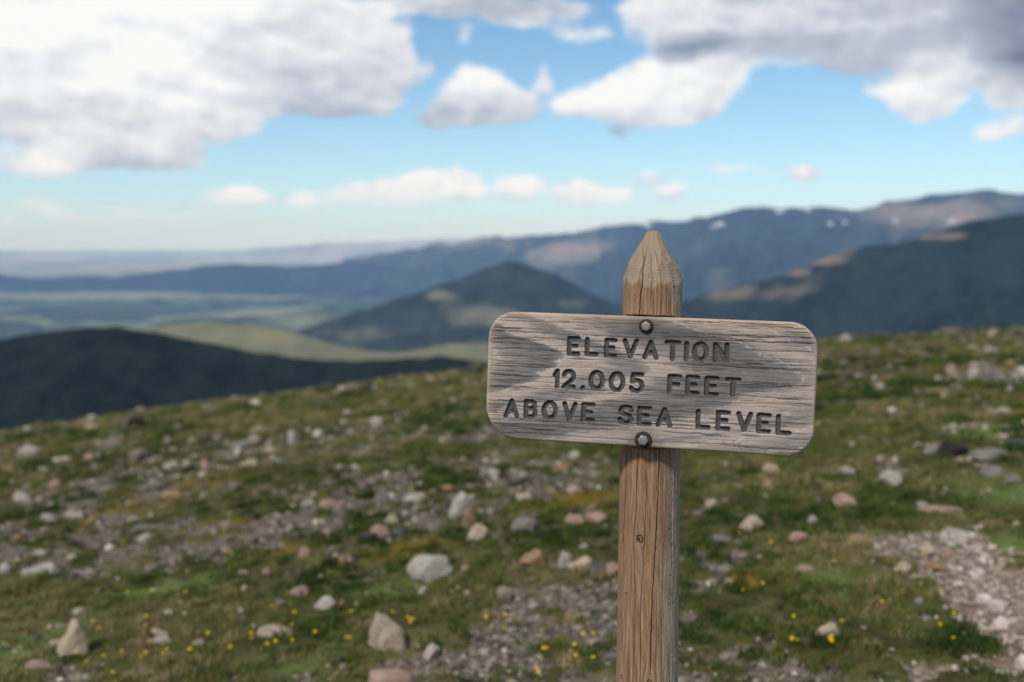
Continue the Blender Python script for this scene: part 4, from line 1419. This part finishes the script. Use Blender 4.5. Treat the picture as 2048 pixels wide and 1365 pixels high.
def build_rocks():
    used = []
    for i, (cx, cy, w, hg, kind, tilt, label) in enumerate(ROCKS):
        o = put_rock(cx, cy, w, hg, kind, label, 'rocks scattered over the tundra', {0: 102, 3: 100}.get(i, 100 + i * 7), w < 30, tilt)
        if cx == 772 and o is not None:
            pass
        used.append((cx, cy, max(w, hg) * .6))
    # the many smaller stones: zones of the photograph
    zones = [(0, 860, 900, 960, 52, 'small pale stone scattered over the distant gravel at left', (8, 18), ['white', 'pale', 'pink', 'grey', 'white']),
             (0, 960, 1230, 1110, 46, 'small stone on the grey gravel band left of the post', (10, 24), ['white', 'pale', 'pink', 'grey', 'orange', 'grey']),
             (560, 1160, 1235, 1364, 34, 'small stone in the brown gravel at the foot of the post', (9, 20), ['pink', 'pale', 'white', 'orange', 'pink']),
             (0, 1170, 560, 1364, 10, 'small stone in the lower left turf', (10, 20), ['pink', 'pale', 'white']),
             (1370, 930, 1830, 1200, 18, 'small stone in the turf between post and trail', (9, 20), ['pale', 'pink', 'white', 'grey']),
             (1830, 940, 2047, 1360, 36, 'small stone lying on the pale trail at right', (8, 17), ['white', 'pale', 'pink', 'white', 'orange']),
             (1640, 690, 2047, 900, 12, 'small distant stone in turf beyond the right end of the board', (7, 14), ['pale', 'pink', 'white', 'grey']),
             (1380, 1220, 1840, 1364, 10, 'small stone in the turf at lower right', (9, 16), ['white', 'pale', 'pink'])]
    r_ = random.Random(77)
    for zi, (xa, ya, xb, yb_, cnt, label, sz, kinds) in enumerate(zones):
        got, tries = 0, 0
        while got < cnt and tries < cnt * 30:
            tries += 1
            x, y = r_.uniform(xa, xb), r_.uniform(ya, yb_)
            if any(math.hypot(x - a, (y - b_) * 1.5) < c + 10 for a, b_, c in used):
                continue
            p = pix_ground(x, y)
            if p is None:
                continue
            cv = float(cover(np.array([p[0]]), np.array([p[1]]))[0])
            if r_.random() < cv * .75:
                continue
            w = r_.uniform(*sz) ** 1.0
            if r_.random() < .6:
                w *= .8
            used.append((x, y, w * .5))
            kd = r_.choice(kinds)
            lb = name_by_place(('tiny ' if w < 12 else 'small ') + KIND_WORD[kd] + ' stone', x, y) or label
            put_rock(x, y, w, w * r_.uniform(.35, .7), kd, lb, label.replace('small stone', 'small stones').replace('small pale stone', 'small pale stones').replace('small distant stone', 'small distant stones'),
                     1000 + zi * 97 + got * 7, True, r_.uniform(-.2, .2), 'stone')
            got += 1


build_rocks()

# ------------------------------------------------------------------ turf and gravel (scattered with geometry nodes)
def scatter(name, pts, scl, rot, tint, sources, label, tilt=.25):
    me = bpy.data.meshes.new(name)
    me.vertices.add(len(pts))
    me.vertices.foreach_set('co', pts.astype(np.float32).ravel())
    for nm, arr in (('scl', scl), ('rot', rot), ('tint', tint)):
        a = me.attributes.new(nm, 'FLOAT', 'POINT')
        a.data.foreach_set('value', arr.astype(np.float32))
    a = me.attributes.new('pick', 'INT', 'POINT')
    a.data.foreach_set('value', rng.integers(0, len(sources), len(pts)).astype(np.int32))
    o = link(name, me, None, None, kind='stuff', label=label)
    lib = bpy.data.collections.new(name + '_kinds')
    for s in sources:
        lib.objects.link(s)
    ng = bpy.data.node_groups.new(name, 'GeometryNodeTree')
    ng.interface.new_socket('Geometry', in_out='INPUT', socket_type='NodeSocketGeometry')
    ng.interface.new_socket('Geometry', in_out='OUTPUT', socket_type='NodeSocketGeometry')
    N = ng.nodes
    L = ng.links
    gi, go = N.new('NodeGroupInput'), N.new('NodeGroupOutput')
    ip = N.new('GeometryNodeInstanceOnPoints')
    ci = N.new('GeometryNodeCollectionInfo')
    ci.inputs['Collection'].default_value = lib
    ci.inputs['Separate Children'].default_value = True
    ci.inputs['Reset Children'].default_value = True
    def na(nm, t='FLOAT'):
        nd = N.new('GeometryNodeInputNamedAttribute')
        nd.data_type = t
        nd.inputs['Name'].default_value = nm
        return nd.outputs['Attribute']
    cx = N.new('ShaderNodeCombineXYZ')
    L.new(na('rot'), cx.inputs[2])
    L.new(gi.outputs[0], ip.inputs['Points'])
    L.new(ci.outputs[0], ip.inputs['Instance'])
    ip.inputs['Pick Instance'].default_value = True
    L.new(na('pick', 'INT'), ip.inputs['Instance Index'])
    L.new(cx.outputs[0], ip.inputs['Rotation'])
    L.new(na('scl'), ip.inputs['Scale'])
    L.new(ip.outputs[0], go.inputs[0])
    md = o.modifiers.new('scatter', 'NODES')
    md.node_group = ng
    return o


def tuft_mesh(seed, n, hgt, spread, wid):
    r_ = random.Random(seed)
    vs, fs = [], []
    for _ in range(n):
        a, q = r_.uniform(0, math.tau), spread * math.sqrt(r_.random())
        x, y = q * math.cos(a), q * math.sin(a)
        b_ = r_.uniform(0, math.tau)
        lean = r_.uniform(.2, 1.1)
        L_ = hgt * r_.uniform(.5, 1.2) * (1 - .5 * (q / spread) ** 2)
        w = wid * r_.uniform(.6, 1.3)
        ux, uy = math.cos(b_), math.sin(b_)
        px, py = -uy * w, ux * w
        k = len(vs)
        m1 = (x + ux * L_ * .35 * lean, y + uy * L_ * .35 * lean, L_ * .6)
        m2 = (x + ux * L_ * .9 * lean, y + uy * L_ * .9 * lean, L_ * (1.05 - .35 * lean))
        vs += [(x - px, y - py, -.01), (x + px, y + py, -.01), (m1[0] + px * .8, m1[1] + py * .8, m1[2]), (m1[0] - px * .8, m1[1] - py * .8, m1[2]), m2]
        fs += [(k, k + 1, k + 2, k + 3), (k + 3, k + 2, k + 4)]
    me = bpy.data.meshes.new('grass_tuft')
    me.from_pydata(vs, [], fs)
    return me


def grass_mat():
    m, h, b = material('alpine_turf', .8, .15)
    t = h.attr('tint', 'INSTANCER')
    rnd = h.n('ShaderNodeObjectInfo').outputs['Random']
    z = h.sep(h.n('ShaderNodeTexCoord').outputs['Object'])[2]
    # tint: 0..1 turf, 2 lime cushion, 3 ochre moss
    n = h.math('ADD', h.math('MULTIPLY', rnd, .4), h.math('MULTIPLY', h.math('MINIMUM', t, 1.), .6))
    g = h.ramp(n, [(.12, (.014, .028, .005)), (.34, (.038, .066, .010)), (.56, (.088, .106, .023)), (.76, (.160, .142, .046)), (.9, (.26, .20, .10))])
    g = h.mix(h.mr(t, 1.4, 2.), g, h.mix(rnd, (.085, .14, .03), (.20, .25, .09)))
    g = h.mix(h.mr(t, 2.4, 3.), g, h.mix(rnd, (.13, .105, .012), (.25, .17, .02)))
    h.put(b.inputs['Base Color'], g)
    b.inputs['Subsurface Weight'].default_value = 0
    return m


def build_cover():
    gm = grass_mat()
    src = []
    for k in range(6):
        me = tuft_mesh(k, 34, (.034, .048, .028, .040, .055, .024)[k], .055, .0026)
        me.materials.append(gm)
        src.append(bpy.data.objects.new('grass_tuft', me))
    P, S_, R_, T_ = [], [], [], []
    for ra, rb, dens, sc in ((2.7, 6, 420, .85), (6, 11, 200, 1.15), (11, 22, 60, 2.0), (22, 42, 16, 3.4)):
        a0 = math.radians(33)
        n = int((rb ** 2 - ra ** 2) * a0 * dens)
        r = np.sqrt(rng.uniform(ra ** 2, rb ** 2, n))
        a = rng.uniform(-a0, a0, n)
        x, y = r * np.sin(a), r * np.cos(a)
        v = cover(x, y)
        keep = rng.random(n) < np.clip((v - .12) * 1.25, 0, 1) * np.clip(.55 + 3.2 * (fbm(x * 4.3, y * 3.6, 97, 3) - .42), .25, 1)
        x, y, v = x[keep], y[keep], v[keep]
        z = ground_full(x, y, v)
        l, o = tintmap(x, y)
        base = np.clip(.5 + (fbm(x * 1.1, y * 1.1, 95, 3) - .5) * 2.4 + (fbm(x * 6, y * 6, 96, 2) - .5) * 1.0 + .20 * sstep(6, 20, y) + .16 * sstep(.5, -2.5, x) - .05, 0, 1)
        k = rng.random(len(x))
        t = np.where(k < l * .85, 2., np.where(k < (l + o) * .8, 3., base))
        P.append(np.stack([x, y, z], -1))
        S_.append(sc * rng.uniform(.7, 1.3, len(x)) * (.5 + .5 * v) * np.where(t > 1.5, .7, 1))
        R_.append(rng.uniform(0, math.tau, len(x)))
        T_.append(t)
    scatter('alpine_turf', np.vstack(P), np.concatenate(S_), np.concatenate(R_), np.concatenate(T_), src, 'short olive green tundra grass and cushion plants')
    # gravel
    m, h, b = material('loose_gravel', .9, .2)
    rnd = h.n('ShaderNodeObjectInfo').outputs['Random']
    t = h.attr('tint', 'INSTANCER')
    gc = h.ramp(rnd, [(0, (.040, .033, .024)), (.35, (.095, .080, .060)), (.6, (.17, .138, .104)), (.8, (.24, .205, .158)), (.94, (.34, .29, .225)), (1, (.56, .49, .39))])
    gc = h.mix(t, gc, h.mix(.55, gc, (.62, .55, .48)))
    h.put(b.inputs['Base Color'], gc)
    src = []
    for k in range(6):
        me = rock_mesh(70 + k, 1)
        me.materials.append(m)
        ob = bpy.data.objects.new('pebble', me)
        src.append(ob)
    P, S_, R_, T_ = [], [], [], []
    for ra, rb, dens, sc in ((2.7, 6, 620, .0085), (6, 11, 270, .013), (11, 22, 110, .024), (22, 40, 22, .045)):
        a0 = math.radians(33)
        n = int((rb ** 2 - ra ** 2) * a0 * dens)
        r = np.sqrt(rng.uniform(ra ** 2, rb ** 2, n))
        a = rng.uniform(-a0, a0, n)
        x, y = r * np.sin(a), r * np.cos(a)
        v = cover(x, y)
        keep = rng.random(n) < np.clip(1.05 - v * 1.02, .03, 1)
        x, y, v = x[keep], y[keep], v[keep]
        z = ground_full(x, y, v)
        s = sc * np.exp(rng.normal(-.1, .62, len(x)))
        P.append(np.stack([x, y, z + s * .3], -1))
        S_.append(s)
        R_.append(rng.uniform(0, math.tau, len(x)))
        T_.append(sstep(.15, .9, x - y * .30) * sstep(13, 6, y))
    scatter('gravel', np.vstack(P), np.concatenate(S_), np.concatenate(R_), np.concatenate(T_), src, 'loose pinkish grey gravel between the turf')


build_cover()


# ------------------------------------------------------------------ yellow flowers
def build_flowers():
    my, h, b = material('yellow_petals', .6, .2)
    b.inputs['Base Color'].default_value = (.78, .52, .01, 1)
    mg_, h, b = material('flower_stem', .8, .1)
    b.inputs['Base Color'].default_value = (.05, .09, .02, 1)
    vs, fs, mi = [], [], []
    n = 5
    vs.append((0, 0, .048))
    for i in range(n):
        a = i / n * math.tau
        for da, rr, zz in ((-.42, .0055, .050), (-.30, .0090, .053), (0, .0105, .0525), (.30, .0090, .053), (.42, .0055, .050)):
            vs.append((rr * math.cos(a + da), rr * math.sin(a + da), zz))
        k = 1 + i * 5
        for q in range(4):
            fs.append((0, k + q, k + q + 1))
            mi.append(0)
    k = len(vs)
    for z in (-.01, .0475):
        for i in range(3):
            a = i / 3 * math.tau
            vs.append((.0009 * math.cos(a), .0009 * math.sin(a), z))
    for i in range(3):
        j = (i + 1) % 3
        fs.append((k + i, k + j, k + 3 + j, k + 3 + i))
        mi.append(1)
    for s in (-1, 1):
        k = len(vs)
        vs += [(0, 0, 0), (s * .012, .004, .012), (s * .022, 0, .014), (s * .012, -.004, .012)]
        fs.append((k, k + 1, k + 2, k + 3))
        mi.append(1)
    me = bpy.data.meshes.new('wildflower')
    me.from_pydata(vs, [], fs)
    me.materials.append(my)
    me.materials.append(mg_)
    me.polygons.foreach_set('material_index', np.array(mi, dtype=np.int32))
    A = [(555, 762), (595, 803), (840, 775), (460, 945), (510, 965), (600, 960), (705, 945), (845, 960), (955, 960), (997, 960), (1120, 943), (1358, 928), (655, 1055), (1237, 810), (1610, 878), (1555, 918),
         (1690, 850), (1720, 765), (1720, 873), (1590, 683), (1712, 695), (1850, 835), (2035, 857), (440, 745), (867, 740), (1090, 600), (895, 580), (820, 985), (880, 895), (1480, 855), (1475, 835), (775, 585)]
    Bz = [(660, 1070), (640, 1050), (675, 1055), (650, 1085), (540, 985), (305, 1005), (285, 1155), (95, 1135), (1110, 1025), (1190, 1010), (1190, 1070), (1680, 1105), (1615, 1230), (1610, 1275), (1430, 1210), (1385, 1285),
          (1390, 1320), (935, 880), (1715, 1290), (1690, 1090), (1440, 1230), (1120, 1045), (1205, 1000)]
    Cz = [(235, 825), (595, 940), (815, 968), (990, 1082), (1045, 1250), (990, 1197), (467, 1257), (440, 1252), (577, 1255), (450, 1172), (620, 1172), (255, 1060), (318, 1040), (770, 1098), (1045, 1135), (365, 865), (575, 1238), (585, 1262)]
    pts = [(x / 2.926, 1000 + y / 2.926, 0) for x, y in A] + [(600 + x / 2.935, 900 + y / 2.935, 1) for x, y in Bz] + [(1350 + x / 1.883, 640 + y / 1.883, 2) for x, y in Cz]
    lab = ['small yellow wildflower in the turf at lower left', 'small yellow wildflower in the turf and gravel just left of the post', 'small yellow wildflower in the turf right of the post']
    r_ = random.Random(3)
    for X, Y, k in pts:
        p = pix_ground(X, min(Y + 6, 1420))
        if p is None:
            continue
        g = float(ground_full(np.array([p[0]]), np.array([p[1]]))[0])
        o = bpy.data.objects.new('wildflower', me)
        COL.objects.link(o)
        o.location = (p[0], p[1], g)
        s = r_.uniform(.6, .95)
        o.scale = (s * 1.0, s * 1.0, s)
        o.rotation_euler = (r_.uniform(.1, .7), r_.uniform(-.3, .3), r_.uniform(-.5, .5))
        o['label'] = name_by_place('yellow wildflower', X, Y) or lab[k]
        o['category'] = 'flower'
        o['group'] = ('yellow wildflowers at lower left', 'yellow wildflowers left of the post', 'yellow wildflowers right of the post')[k]


build_flowers()
